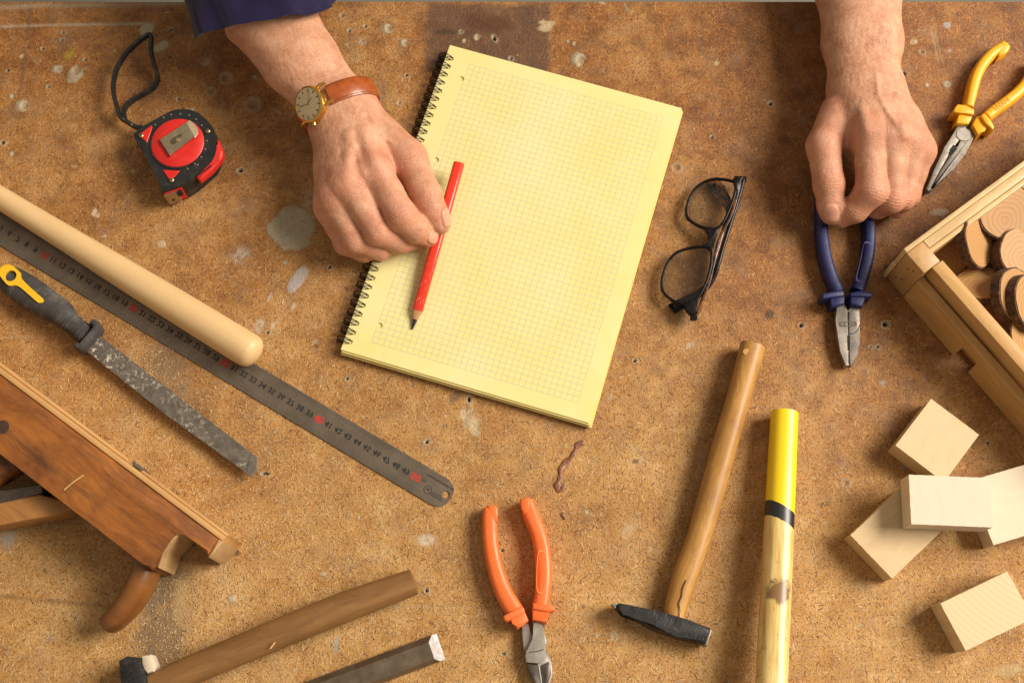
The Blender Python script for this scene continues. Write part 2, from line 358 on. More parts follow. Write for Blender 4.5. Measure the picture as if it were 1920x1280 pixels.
for a in [(140,138,15,'plug',1.25,75),(41,198,13,'plug'),(22,181,5.5,'plug'),(108,130,10,'plug',1.4,10),(40,106,5,'plug'),(725,53,11,'plug'),(757,80,9,'plug'),(641,30,8,'ring'),(1022,50,13,'torn',1.2,20),(1084,112,16,'plug'),
          (893,71,9,'plug'),(870,77,5,'plug'),(704,181,9,'ring'),(748,193,7,'ring'),(1268,315,11,'ring'),(425,147,14,'ring'),(396,172,10,'ring'),(475,196,17,'ring'),(520,214,9,'ring'),(385,117,9,'smear',1.6,0),(302,88,11,'patch',1.5,40),(275,55,12,'patch',1.3,50),
          (1713,78,8,'torn'),(1728,98,7,'ring'),(1585,905,9,'ring'),(22,289,6,'plug'),(1076,82,5,'plug'),(1065,78,4,'plug'),(1085,122,4,'torn'),(385,162,6,'smear'),(1735,285,9,'dark'),(1660,500,6,'dark'),
          (118,62,3,'hole'),(5,268,4,'hole'),(116,76,3,'hole'),(91,163,3,'hole'),(160,112,3,'hole'),(80,92,3,'hole'),(320,107,3,'hole'),(319,116,2.5,'hole'),(335,186,3,'hole'),(322,57,3,'hole'),(15,133,3,'hole'),(958,110,3.2,'hole'),(864,60,2.5,'hole'),(618,501,3.2,'hole'),(635,471,3.2,'hole'),(762,142,3,'hole'),
          (1660,608,5,'hole'),(1646,650,3,'hole'),(1632,650,2.5,'hole'),(1445,195,4,'hole'),(800,828,3.2,'hole'),(1190,676,3,'hole'),(1853,830,3,'hole'),(520,736,2.5,'hole'),(1335,257,3,'hole'),(655,58,3,'hole'),(685,50,3,'hole'),(502,623,3,'hole'),(1815,400,3,'hole'),(1502,610,4,'hole'),
          (548,427,43,'patch',1.0,0,(0.40,0.36,0.25),0.92),(583,372,16,'smear',1.6,70,(0.40,0.36,0.29),0.9),(558,525,13,'patch',2.6,62,(0.40,0.36,0.34),0.9),(535,492,6,'smear'),(505,558,4,'smear',3,60,(0.6,.5,.38)),(550,575,4,'smear',3,65,(0.6,.5,.38)),
          (1443,590,12,'dark'),(855,745,11,'dark',1.5,35,(0.13,0.08,0.05),0.7),(1775,48,8,'patch',1,0,(0.40,0.38,0.36),.8),(1780,95,6,'smear',1,0,(.42,.4,.38)),(1738,160,3.5,'patch',1,0,(.6,.55,.45)),(1775,158,8,'patch',1,0,(.45,.38,.28),.8),(1760,398,9,'patch',2.2,8,(.42,.33,.22)),
          (1150,1190,9,'torn'),(882,788,13,'torn',2.2,-60),(800,1012,12,'smear',1.8,0,(.62,.55,.45)),(452,478,20,'smear',1.2,0,(.42,.38,.32),.8),(303,458,8,'patch',1.2,0,(.5,.38,.24)),(180,402,10,'torn',1,0,(.52,.42,.28)),(1476,1218,8,'ring'),(1386,925,7,'ring'),
          (1700,872,9,'smear',1,0,(.3,.28,.26)),(630,1208,5,'smear',3.5,85,(.30,.38,.42),.9),(627,1268,6,'smear',2,60,(.30,.36,.38),.9),(14,1010,22,'smear',1,0,(.40,.36,.30),.85),(436,1121,7,'patch',1,0,(.52,.45,.34),.7),(130,103,9,'smear',1.6,40,(.36,.30,.02),.8),
          (680,78,10,'smear'),(668,108,8,'smear',1.5,50),(90,1195,6,'smear'),(590,640,6,'smear'),(487,610,10,'smear',1.8,70,(.55,.5,.42)),(515,607,5,'smear',2.5,60,(.6,.55,.45)),(1655,717,7,'smear'),(1100,960,4,'torn'),(1000,760,4,'smear'),(1810,350,8,'smear',1.4,20,(.3,.18,.07)),
          (1620,1100,10,'smear',2,0,(.5,.38,.2)),(1900,1255,12,'smear',3,5,(.5,.4,.22)),(1290,650,8,'smear',2,40,(.5,.4,.28)),(1180,990,16,'smear',1.5,60,(.55,.43,.27),.5),(830,60,8,'dark',3,0),(700,210,10,'dark',2,30),(470,655,4,'torn')]:
    blob(*a)
for k in range(150):   # small random knocks
    x, y = random.uniform(0, 1920), random.uniform(5, 1280); q = random.random()
    blob(x, y, random.uniform(1.8, 4.5), 'torn' if q < .4 else ('smear' if q < .65 else ('dark' if q < .9 else 'hole')), random.uniform(1, 2.2), random.uniform(0, 180), None, random.uniform(.4, .8))
age[...] = np.clip(0.42+1.7*Y+0.75*(nz3-.5)+0.25*(vnoise(X, Y, 6, 33)-.5)+0.50*sstep(0.12, 0.34, X)*sstep(-.16, 0.0, Y), 0, 1)
# sheet mesh
nx, ny = X.shape; N = nx*ny
co = np.stack([X, Y, Z], -1).reshape(-1, 3).astype(np.float32)
idx = np.arange(N).reshape(nx, ny); quads = np.stack([idx[:-1, :-1], idx[1:, :-1], idx[1:, 1:], idx[:-1, 1:]], -1).reshape(-1, 4)
me = bpy.data.meshes.new('bench_top'); me.vertices.add(N); me.vertices.foreach_set('co', co.ravel())
me.loops.add(quads.size); me.loops.foreach_set('vertex_index', quads.ravel().astype(np.int32))
me.polygons.add(len(quads)); me.polygons.foreach_set('loop_start', np.arange(0, quads.size, 4, dtype=np.int32))
me.update(); me.validate()
ca = me.color_attributes.new('stain', 'FLOAT_COLOR', 'POINT'); ca.data.foreach_set('color', np.concatenate([rgb, al[..., None]], -1).reshape(-1).astype(np.float32))
fa = me.attributes.new('age', 'FLOAT', 'POINT'); fa.data.foreach_set('value', age.ravel().astype(np.float32))
me.shade_smooth()

def board_material():
    t = NT('particle_board'); v = t.coord()
    at = t.n('ShaderNodeAttribute', attribute_name='stain'); ag = t.n('ShaderNodeAttribute', attribute_name='age').outputs['Fac']
    big = t.noise(v, 11, 5, 0.6); mid = t.noise(v, 60, 4, 0.6); fine = t.noise(v, 900, 3, 0.6)
    tone = t.math('ADD', t.math('MULTIPLY', big, 0.45), t.math('ADD', t.math('MULTIPLY', mid, 0.40), t.math('MULTIPLY', fine, 0.25)))
    fresh = t.ramp(tone, [(0.38, (0.26, 0.112, 0.028)), (0.55, (0.46, 0.240, 0.074)), (0.72, (0.66, 0.43, 0.19))])
    old = t.ramp(tone, [(0.36, (0.130, 0.042, 0.010)), (0.55, (0.262, 0.100, 0.023)), (0.74, (0.41, 0.198, 0.058))])
    c = t.mix(ag, fresh, old); h = None
    def flakes(size, la, lb, stops, keep, op, seed):
        nonlocal c, h
        m = t.map(v, (1/size,)*3, (seed*3.17, seed*7.31, 0))
        vo = t.n('ShaderNodeTexVoronoi', voronoi_dimensions='2D', feature='F1', i_Vector=m, i_Scale=1.0, i_Randomness=1.0)
        loc = t.n('ShaderNodeVectorMath', operation='SUBTRACT', i_0=m, i_1=vo.outputs['Position']).outputs[0]
        sc = t.n('ShaderNodeSeparateColor', i_0=vo.outputs['Color'])
        ro = t.n('ShaderNodeVectorRotate', rotation_type='Z_AXIS', i_Vector=loc, i_Angle=t.math('MULTIPLY', sc.outputs[0], 6.283))
        wob = t.noise(m, 2.0, 2); xy = t.n('ShaderNodeSeparateXYZ', i_0=ro.outputs[0])
        yy = t.math('ADD', xy.outputs[1], t.math('MULTIPLY', t.math('SUBTRACT', wob, 0.5), 0.10))
        a = t.math('SUBTRACT', 1.0, t.math('DIVIDE', t.math('ABSOLUTE', xy.outputs[0]), la)); b = t.math('SUBTRACT', 1.0, t.math('DIVIDE', t.math('ABSOLUTE', yy), lb))
        mk = t.math('MULTIPLY', t.math('MULTIPLY', a, 5.0, clamp=True), t.math('MULTIPLY', b, 2.0, clamp=True))
        mk = t.math('MULTIPLY', mk, t.math('LESS_THAN', sc.outputs[2], keep)); mk = t.math('MULTIPLY', mk, op)
        fc = t.ramp(sc.outputs[1], stops); fc = t.mix(ag, fc, t.mix(1.0, fc, (0.86, 0.66, 0.46), 'MULTIPLY')); c = t.mix(mk, c, fc); h = mk if h is None else t.math('MAXIMUM', h, t.math('MULTIPLY', mk, sc.outputs[1]))
    gold = [(0.0, (0.25, 0.10, 0.025)), (0.3, (0.40, 0.20, 0.05)), (0.6, (0.52, 0.28, 0.07)), (0.85, (0.58, 0.38, 0.16)), (1.0, (0.66, 0.50, 0.30))]
    fade = t.math('SUBTRACT', 1.0, t.math('MULTIPLY', ag, 0.30))
    def op(x): return t.math('MULTIPLY', fade, x)
    flakes(0.0066, 0.46, 0.13, gold, 0.6, op(0.6), 1)
    flakes(0.0040, 0.48, 0.15, gold, 0.8, op(0.55), 2)
    flakes(0.0031, 0.50, 0.14, gold, 0.85, op(0.6), 3)
    flakes(0.0025, 0.50, 0.15, gold, 0.9, op(0.6), 4)
    flakes(0.0036, 0.44, 0.075, [(0, (0.56, 0.40, 0.21)), (1, (0.66, 0.54, 0.38))], 0.5, op(0.55), 5)
    flakes(0.0034, 0.42, 0.10, [(0, (0.10, 0.035, 0.010)), (0.6, (0.20, 0.075, 0.020)), (1, (0.26, 0.13, 0.05))], 0.50, 0.8, 6)
    flakes(0.0105, 0.22, 0.05, [(0, (0.05, 0.018, 0.007)), (1, (0.19, 0.055, 0.015))], 0.30, 0.8, 7)
    flakes(0.0042, 0.14, 0.09, [(0, (0.03, 0.014, 0.008)), (1, (0.09, 0.04, 0.02))], 0.38, 0.85, 8)
    dk = t.math('MULTIPLY', t.ramp(t.noise(v, 42, 6, .72), [(0.47, 0.0), (0.64, 0.70)]), t.math('ADD', t.math('MULTIPLY', ag, 0.85), 0.12))
    c = t.mix(dk, c, (0.115, 0.040, 0.011))
    film = t.ramp(t.noise(v, 34, 6, 0.7), [(0.50, 0.0), (0.74, 0.38)])      # greyish worn film
    c = t.mix(film, c, (0.30, 0.21, 0.135))
    c = t.mix(at.outputs['Alpha'], c, t.mix(t.ramp(t.noise(v, 500, 4, .7), [(0.35, 0.0), (0.65, 0.35)]), at.outputs['Color'], t.mix(0.5, at.outputs['Color'], (0.14, 0.08, 0.04))))
    rough = t.mix(ag, (0.66,)*3, (0.5,)*3)
    bh = t.math('ADD', t.math('MULTIPLY', h, 0.7), t.math('MULTIPLY', fine, 0.6))
    t.set(Base_Color=c, Roughness=rough, Normal=t.bump(bh, 0.8, 0.0009), Specular_IOR_Level=0.35); return t.m
BOARD = board_material(); me.materials.append(BOARD)
top = bpy.data.objects.new('bench_top', me); COL.objects.link(top); tag(top, 'brown worn particle board bench top with holes, filler and stains', kind='structure')
EDGE = wood('bench_edge_wood', (0.30, 0.16, 0.06), (0.16, 0.07, 0.02))
obj('bench_core', box((-0.849, -0.599, -0.036), (0.849, EDGE_Y-0.0005, -0.0045), 0.001), EDGE, top, world=False)
bpy.context.view_layer.update()
fl = obj('floor', box((-4, -4, -0.86), (4, 4, -0.84)), plain('grey_floor', (0.16, 0.15, 0.12), 0.8, 0, 0.15, 6)); tag(fl, 'pale grey floor below the bench', kind='structure')

# ------------------------------------------------------------------ notebook
NZ = 0.0105
cor = {k: U(*p, NZ) for k, p in dict(tl=(842, 85), tr=(1280, 203), br=(1103, 793), bl=(641, 655)).items()}
ex = ((cor['tr']-cor['tl'])+(cor['br']-cor['bl'])).normalized(); ey = Vector((0, 0, 1)).cross(ex)
ctr = (cor['tl']+cor['tr']+cor['br']+cor['bl'])/4
NW = ((cor['tr']-cor['tl']).dot(ex)+(cor['br']-cor['bl']).dot(ex))/2; NH = ((cor['tl']-cor['bl']).dot(ey)+(cor['tr']-cor['br']).dot(ey))/2
Mn = Matrix((ex, ey, Vector((0, 0, 1)))).transposed().to_4x4(); Mn.translation = Vector((ctr.x, ctr.y, 0))-ex*NW/2-ey*NH/2
nb = thing('spiral_notebook', 'open yellow spiral notebook with blank grid paper', 'notebook', Mn)
def ln(x, y, z=NZ): return Mn.inverted() @ U(x, y, z)
def paper(name, grid=None, tint=(0.71, 0.62, 0.235)):
    t = NT(name); v = t.coord()
    n = t.noise(v, 14, 4, 0.6); c = t.mix(t.ramp(n, [(0.35, 0.0), (0.7, 1.0)]), tint, (tint[0]*1.06, tint[1]*1.08, tint[2]*1.45)); c = t.mix(t.ramp(t.noise(v, 45, 6, .75), [(.58, 0.), (.75, .22)]), c, (0.50, 0.38, 0.13))
    if grid:
        x0, x1, y0, y1, s = grid
        sp = t.n('ShaderNodeSeparateXYZ', i_0=v)
        def lines(ax, o, off):
            q = t.math('DIVIDE', t.math('SUBTRACT', ax, o), s); fr = t.math('SUBTRACT', q, t.math('ROUND', q))
            return t.math('MULTIPLY', t.math('SUBTRACT', 0.085, t.math('ABSOLUTE', fr)), 20, clamp=True)
        L = t.math('MAXIMUM', lines(sp.outputs[0], x0, 0), lines(sp.outputs[1], y1, 0))
        e = 0.0004
        ins = t.math('MULTIPLY', t.math('MULTIPLY', t.math('GREATER_THAN', sp.outputs[0], x0-e), t.math('LESS_THAN', sp.outputs[0], x1+e)), t.math('MULTIPLY', t.math('GREATER_THAN', sp.outputs[1], y0-e), t.math('LESS_THAN', sp.outputs[1], y1+e)))
        c = t.mix(t.math('MULTIPLY', t.math('MULTIPLY', L, ins), 0.48), c, (0.30, 0.33, 0.30))
    t.set(Base_Color=c, Roughness=0.75, Specular_IOR_Level=0.25, Normal=t.bump(t.noise(v, 28, 3), 0.15, 0.002)); return t.m
g0, g1 = ln(880, 121), ln(1085, 757)
gs = 0.00543; ncx = round((g1.x-g0.x)/gs); ncy = round((g0.y-g1.y)/gs)
x0g, y1g = g0.x, g0.y
PAGE = paper('yellow_grid_paper', (x0g, x0g+ncx*gs, y1g-ncy*gs, y1g, gs)); SHEETS = paper('yellow_sheets', None, (0.70, 0.56, 0.18)); CARD = paper('back_card', None, (0.42, 0.25, 0.06))
NL = 34; e0, e1 = ln(838, 108), ln(655, 640); ys = [e0.y+(e1.y-e0.y)*i/(NL-1) for i in range(NL)]
punch = [circ(ln(*p).x, ln(*p).y, 0.0026, 14) for p in ((865, 148), (818, 300), (767, 452), (712, 610))]
slots = [[(0.0045+dx, y+dy) for dx, dy in ((0, -.0017), (.0032, -.0017), (.0032, .0017), (0, .0017))] for y in ys]
def rect(x0, y0, x1, y1, j=0.0):
    return [(x0+random.uniform(-j, j), y0+random.uniform(-j, j)), (x1+random.uniform(-j, j), y0+random.uniform(-j, j)), (x1+random.uniform(-j, j), y1+random.uniform(-j, j)), (x0+random.uniform(-j, j), y1+random.uniform(-j, j))]
obj('back_cover', prism(rect(-0.0005, -0.001, NW+0.002, NH+0.001), 0.0006, 0.0018, 0.0002, 1), CARD, nb, world=False)
zz = 0.0020; blocks = [(0.0016, 0.002, -0.0026), (0.0014, 0.0005, -0.001), (0.0018, 0.003, -0.003), (0.0012, 0.001, -0.0005), (0.0014, 0.002, -0.0018)]
for i, (th, dxr, dyb) in enumerate(blocks):
    obj('page_stack', prism([(0.0002*i, dyb), (NW+dxr, dyb+random.uniform(-.001, .001)), (NW+dxr-0.0008*i, NH), (0.0003*i, NH)], zz, zz+th-0.00015, 0.00025, 1), SHEETS, nb, world=False); zz += th
obj('top_page', holed(rect(0, 0, NW, NH), punch+slots, zz, NZ), PAGE, nb, smooth=0, world=False)
WIRE = plain('dark_wire', (0.035, 0.030, 0.026), 0.32, 0.7, 0.2, 200, 0)
ring = None
for i, y in enumerate(ys):
    if ring is None:
        parts = []
        for dy in (-0.0013, 0.0013):
            cx, cz, rx, rz = -0.0004, 0.0071, 0.0068, 0.0065
            pth = [Vector((cx+rx*math.cos(a), dy*(1.0+0.45*math.sin(a)), cz+rz*math.sin(a))) for a in np.linspace(0, 2*math.pi, 25)[:-1]]
            parts.append(sweep(pth, 0.00062, 0.00062, up=(0, 1, 0.01), n=6, e=2, closed=True))
        ring = obj('wire_loop', join(*parts), WIRE, nb, world=False); ring.location = (0, y, 0)
    else:
        r = ring.copy(); COL.objects.link(r); r.parent = nb; r.location = (random.uniform(-.0003, .0003), y, 0); r.rotation_euler = (0, 0, random.uniform(-.05, .05))
    if i == 0: ring.rotation_euler = (0, 0, 0.02)

# ------------------------------------------------------------------ pencil: tip on the page, blunt end lifted by the fingers
pt_, pe_ = U(773, 617, NZ+0.0012), U(861, 306, NZ+0.020)
Mp = Matrix.Identity(4); xx = (pe_-pt_).normalized(); yy = Vector((0, 0, 1)).cross(xx).normalized(); Mp = Matrix((xx, yy, xx.cross(yy))).transposed().to_4x4(); Mp.translation = pt_
PL = (pe_-pt_).length
pc = thing('carpenter_pencil', 'red carpenter pencil with a sharpened dark tip resting on the notebook', 'pencil', Mp)
tr = NT('chipped_red_paint'); v = tr.coord(); chips = tr.ramp(tr.noise(tr.map(v, (60, 400, 400)), 2.2, 6, .75), [(0.60, 0.0), (0.66, 1.0)])
near = tr.ramp(tr.n('ShaderNodeSeparateXYZ', i_0=v).outputs[0], [(0.03, 1.0), (0.075, 0.15)])
tr.set(Base_Color=tr.mix(tr.math('MULTIPLY', chips, near), (0.72, 0.035, 0.014), (0.80, 0.40, 0.25)), Roughness=0.28, Specular_IOR_Level=0.6)
def octsec(xs, ws, hs, n=16):
    V, F_ = [], []
    for x, a, h in zip(xs, ws, hs):
        for k in range(n):
            q = 2*math.pi*(k+.5)/n; V.append((x, a*math.copysign(abs(math.cos(q))**.62, math.cos(q)), h*math.copysign(abs(math.sin(q))**.62, math.sin(q))))
    for i in range(len(xs)-1):
        for k in range(n): F_.append((i*n+k, i*n+(k+1) % n, (i+1)*n+(k+1) % n, (i+1)*n+k))
    F_ += [tuple(range(n))[::-1], tuple(range((len(xs)-1)*n, len(xs)*n))]; return V, F_
obj('lead', octsec([0, 0.004, 0.009], [0.0006, 0.0013, 0.0021], [0.0005, 0.001, 0.0016]), plain('graphite', (0.03, 0.03, 0.03), 0.35, .3), pc, 60, world=False)
obj('wood_cone', octsec([0.009, 0.0135, 0.018], [0.0022, 0.0035, 0.0047], [0.0017, 0.0027, 0.0035]), wood('cedar', (0.55, 0.30, 0.13), (0.40, 0.20, 0.08)), pc, 60, world=False)
obj('painted_body', octsec([0.017, 0.0178, PL-0.0007, PL], [0.0044, 0.0048, 0.0050, 0.0045], [0.0035, 0.0039, 0.0041, 0.0037]), tr.m, pc, 40, world=False)

# ------------------------------------------------------------------ steel ruler
Mr = frame((250, 560), (783, 878)); Mri = Mr.inverted()
def rl(x, y, z=0.001): p = Mri @ U(x, y, z); return p
a_, b_ = rl(480, 685), rl(830, 952); yt, yb = rl(600, 756).y, rl(600, 817).y
yt = (rl(480, 684).y+rl(820, 885).y)/2; yb = (rl(0, 463).y+rl(790, 931).y)/2
xe = rl(857, 915).x; x50, x10 = rl(783, 893).x, rl(88, 476).x; cm = (x50-x10)/40; xl = x50-52*cm
rw = yt-yb; ym = (yt+yb)/2
outl = [(xl, yb), (xe-0.012, yb)]+[(xe-0.012+0.012*math.sin(a), ym-rw/2*math.cos(a)**0.8 if a < math.pi/2 else ym+rw/2*abs(math.cos(a))**0.8) for a in np.linspace(0.25, math.pi-0.25, 12)]+[(xe-0.012, yt), (xl, yt)]
hp = rl(836, 927)
ru = thing('steel_ruler', 'long brushed steel ruler with black and red centimetre numbers', 'ruler', Mr)
tr = NT('brushed_steel'); v = tr.coord(); n = tr.noise(tr.map(v, (3, 160, 1)), 5, 4, .7); n2 = tr.noise(v, 40, 5, .65)
tr.set(Base_Color=tr.mix(tr.ramp(n2, [(.35, 0.), (.7, 1.)]), (0.165, 0.128, 0.094), (0.245, 0.195, 0.148)), Metallic=0.75, Roughness=tr.ramp(n, [(.3, .38), (.7, .55)]), Normal=tr.bump(n, .08, .0003))
obj('blade', holed(outl, [circ(hp.x, hp.y, 0.0034, 20)], 0.0004, 0.0014), tr.m, ru, smooth=0, world=False)
INK = plain('black_ink', (0.012, 0.011, 0.010), 0.6, 0, .1, 80, 0); RED = plain('red_ink', (0.50, 0.02, 0.015), 0.6, 0, .1, 80, 0); GREYINK = plain('etched_grey', (0.085, 0.07, 0.055), 0.6, 0, .1, 80, 0)
bl, rd, tk = [], [], []
for k in range(1, 51):
    xk = x50-(50-k)*cm
    red = k % 10 == 0
    Mt = Matrix.Translation((xk-0.0012, ym+0.0005, 0.00150))
    obj('red_number' if red else 'number', text_mesh(str(k), 0.0088 if red else 0.0072, Mt, flip=True, bold=0.00025 if red else 0.00018), RED if red else INK, ru, 0, world=False) if xk > xl+.002 else None
lab_ = [];  bl.append(text_mesh('cm', 0.0036, Matrix.Translation((x50+0.0065, ym+0.001, 0.0015)), True))
bl.append(text_mesh('www.komstal.ua', 0.0040, Matrix.Translation((x50+0.0195, ym+0.0072, 0.0015)), True, 0.00005))
lx, ly = rl(802, 918).x, rl(802, 918).y
bl.append(text_mesh('STAINLESS', 0.0024, Matrix.Translation((lx+0.009, ly+0.0005, 0.0015)), True)); bl.append(text_mesh('HARDENED', 0.0024, Matrix.Translation((lx+0.009, ly-0.0018, 0.0015)), True))
bl.append(holed(circ(lx, ly, 0.0036, 24), [circ(lx, ly, 0.0031, 24)], 0.00142, 0.00152)); bl.append(prism([(lx-.002, ly-.0006), (lx, ly-.0002), (lx+.002, ly-.0008), (lx+.0008, ly+.0004), (lx+.0016, ly+.002), (lx-.0004, ly+.0008), (lx-.0018, ly+.0016), (lx-.0008, ly)], .00142, .00152))
for mm in range(0, 505):
    xk = x50-50*cm+mm*cm/10
    if xk < xl+0.001: continue
    L_ = 0.0072 if mm % 10 == 0 else (0.0055 if mm % 5 == 0 else 0.0038); wd = 0.00014
    for s, y0 in ((-1, yt), (1, yb)): tk.append(([(xk-wd, y0, .00150), (xk+wd, y0, .00150), (xk+wd, y0+s*L_, .00150), (xk-wd, y0+s*L_, .00150)], [(0, 1, 2, 3) if s > 0 else (3, 2, 1, 0)]))
V, F_ = [], []
for vv, ff in tk: k = len(V); V += vv; F_ += [tuple(i+k for i in f) for f in ff]
tag(obj('small_print', join(*bl), INK, ru, 0, world=False), kind='stuff'); tag(obj('tick_marks', (V, F_), GREYINK, ru, 0, world=False), kind='stuff')

# ------------------------------------------------------------------ pale turned handle lying across the ruler
c4 = C(3.048, 0, 300)
Mh = frame((0, 372), (470, 660), 0.016); Mh.translation = U(475, 662, 0.0158); Mh = Mh
h_ = thing('turned_handle', 'pale turned wooden handle with a domed end lying along the steel ruler', 'tool handle', Mh)
hl = (U(475, 662, .0158)-U(0, 361, .0145)).length
prof = [(0.0055, 0.0), (0.0052, 0.004), (0.004, 0.0085), (0.0018, 0.0122), (-0.0006, 0.0141), (-0.004, 0.0150), (-0.012, 0.0153), (-0.05, 0.0151), (-0.10, 0.0143), (-0.16, 0.0131), (-0.20, 0.0119), (-0.25, 0.0108), (-hl, 0.0104), (-hl-0.05, 0.0108), (-hl-0.10, 0.0118), (-hl-0.102, 0.0)]
prof = [(x, max(r, 1e-5)) for x, r in prof][::-1]
obj('handle_shaft', lathe(prof, 40, axis='X'), wood('pale_beech', (0.72, 0.50, 0.25), (0.58, 0.37, 0.17), 0.8, 0.5, 0.55, 0, 0.1, blot=0.1), h_, 60, world=False)

# ------------------------------------------------------------------ knife saw: rubber handle, yellow insert, dusty blade
ck = C(6.4, 0, 480)
Mk = frame((20, 515), (470, 880)); kn = thing('wood_rasp', 'long dusty grey rasp with dark rubber handle and yellow hanging insert', 'rasp', Mk)
RUB = plain('dusty_grey_rubber', (0.045, 0.040, 0.038), 0.75, 0, .3, 60, .35, 0.75, (0.16, 0.145, 0.13), dsc=40)
up_ = [(-20, 190), (20, 110), (100, 85), (190, 115), (320, 190), (480, 290), (640, 400), (760, 490), (850, 590), (880, 650), (920, 700), (1060, 790), (1110, 830)]
dn_ = [(-20, 330), (40, 400), (100, 460), (180, 540), (300, 640), (440, 740), (560, 800), (680, 860), (740, 900), (780, 920), (850, 960), (930, 1040), (960, 1060)]
cen = [((a[0]+b[0])/2, (a[1]+b[1])/2) for a, b in zip(up_, dn_)]; hw = [.87*math.dist(a, b)/2/6.4/21.2/100 for a, b in zip(up_, dn_)]
pth = smooth_path(UP(cen, 0.012, ck), 5); N_ = len(pth); hws = resample(hw, N_); hhs = resample([0.006, 0.009, .0105, .011, .0115, .0118, .0118, .0115, .011, .0102, .0098, .0095, .0095], N_)
for i in range(N_):   # ribbed neck
    if 0.74*N_ < i < 0.93*N_: hws[i] *= 1.0+(0.05 if i % 2 else -0.03); hhs[i] *= 1.0+(0.05 if i % 2 else -0.03)
hd = obj('handle', sweep(pth, hws, hhs, n=20, e=2.5), RUB, kn, 50)
obj('guard', sweep(smooth_path(UP([(1130, 815), (1185, 870), (1130, 960), (1060, 1040), (985, 1120), (950, 1090)], 0.012, ck), 3), 0.0036, .0100, n=12), RUB, kn, 50)
YEL = plain('yellow_plastic', (0.80, 0.47, 0.012), 0.45, 0, .08, 60, .1, .15, (0.5, 0.35, 0.1))
zt = 0.0243
hole_c = Mk.inverted() @ U(*ck(130, 238), zt); 
ins = [Mk.inverted() @ p for p in UP([(-10, 210), (10, 140), (80, 105), (150, 120), (235, 190), (260, 270), (390, 400), (515, 510), (515, 550), (480, 562), (440, 545), (320, 440), (210, 355), (110, 355), (40, 290)], zt, ck)]
obj('yellow_insert', holed([(p.x, p.y) for p in smooth_path(ins, 3, True)], [circ(hole_c.x, hole_c.y, 0.0052, 18)], zt-0.006, zt+0.0004), YEL, kn, 40, world=False)
obj('hanging_hole', lathe([(0, 1e-5), (0, 0.0053), (0.0004, 0.0053), (0.0004, 1e-5)], 18, Matrix.Translation((hole_c.x, hole_c.y, zt-0.003))), plain('hole_shadow_wood', (0.16, 0.07, 0.02), .7), kn, 40, world=False)
tb = NT('dusty_blade'); v = tb.coord(); d1 = tb.ramp(tb.noise(v, 260, 6, .75), [(0.555, 0.), (0.60, 1.)]); d2 = tb.ramp(tb.noise(v, 26, 3), [(0.36, 0.), (0.62, 1.)])
n2 = tb.noise(v, 120, 5, .7); nearh = tb.ramp(tb.n('ShaderNodeSeparateXYZ', i_0=v).outputs[0], [(0.10, 1.0), (0.38, 0.35)])
dust = tb.math('MULTIPLY', tb.math('MULTIPLY', d1, d2), nearh, clamp=True)
tb.set(Base_Color=tb.mix(dust, tb.mix(tb.ramp(n2, [(.35, 0.), (.65, 1.)]), (0.13, 0.105, 0.085), (0.24, 0.205, 0.17)), (0.72, 0.64, 0.52)), Metallic=tb.math('SUBTRACT', 0.6, tb.math('MULTIPLY', dust, 0.6)), Roughness=0.5, Normal=tb.bump(tb.math('ADD', dust, tb.math('MULTIPLY', n2, .2)), .4, .0008))
obj('blade', prism(UP([(182, 625), (330, 740), (481, 856), (481, 877), (470, 893), (310, 776), (157, 655)], 0.0105), 0.0085, 0.0105, 0.0004, 1), tb.m, kn, 30)
obj('ground_tip', prism(UP([(470, 848), (482, 857), (482, 878), (471, 894), (462, 887)], 0.0108), 0.0086, 0.0109, 0.0002, 1), STEEL, kn, 30)

# ------------------------------------------------------------------ wooden plane lying on its side
PZ = 0.056; Mpn = frame((0, 697), (412, 1006), PZ); Mpn.translation.z = 0; Mpi = Mpn.inverted()
pl = thing('wooden_plane', 'worn orange-brown wooden hand plane lying on its side', 'hand plane', Mpn)
c5 = C(2.0645, 0, 660)
def pp(x, y, z=PZ): q = Mpi @ U(*c5(x, y), z); return (q.x, q.y)
PW = wood('orange_plane_wood', (0.44, 0.150, 0.022), (0.12, 0.030, 0.005), 0.5, 0.6, 0.9, 0.8, 0.0, blot=0.85)
PEND = wood('plane_end_grain', (0.55, 0.36, 0.17), (0.36, 0.20, 0.08), 1.5, 0.6, .8, axis='Z')
PSOLE = wood('plane_sole_wood', (0.66, 0.40, 0.16), (0.46, 0.22, 0.07), 1.2, 0.5, .8)
A0 = pp(850, 716); Lx = A0[0]; yb_ = pp(0, 415)[1]; yb2 = pp(600, 836)[1]; yl = (yb_+yb2)/2; xi = pp(690, 690); xo = pp(600, 836); xn = pp(805, 782)
cut = [Vector((*p, 0)) for p in (xn, (xi[0]+.006, xi[1]+.0003), xi, (xi[0], xi[1]-.006), (xi[0]-.0012, (xi[1]+xo[1])/2), (xo[0], xo[1]+.002), (xo[0]-.002, yl+.0004))]
body = [(-0.30, -0.002), (Lx, -0.002), xn]+[(p.x, p.y) for p in cut[1:]]+[(xo[0]-0.01, yl), (-0.30, yl)]
obj('stock', prism(body, 0.003, PZ, 0.0022, 2), PW, pl, 30, world=False)
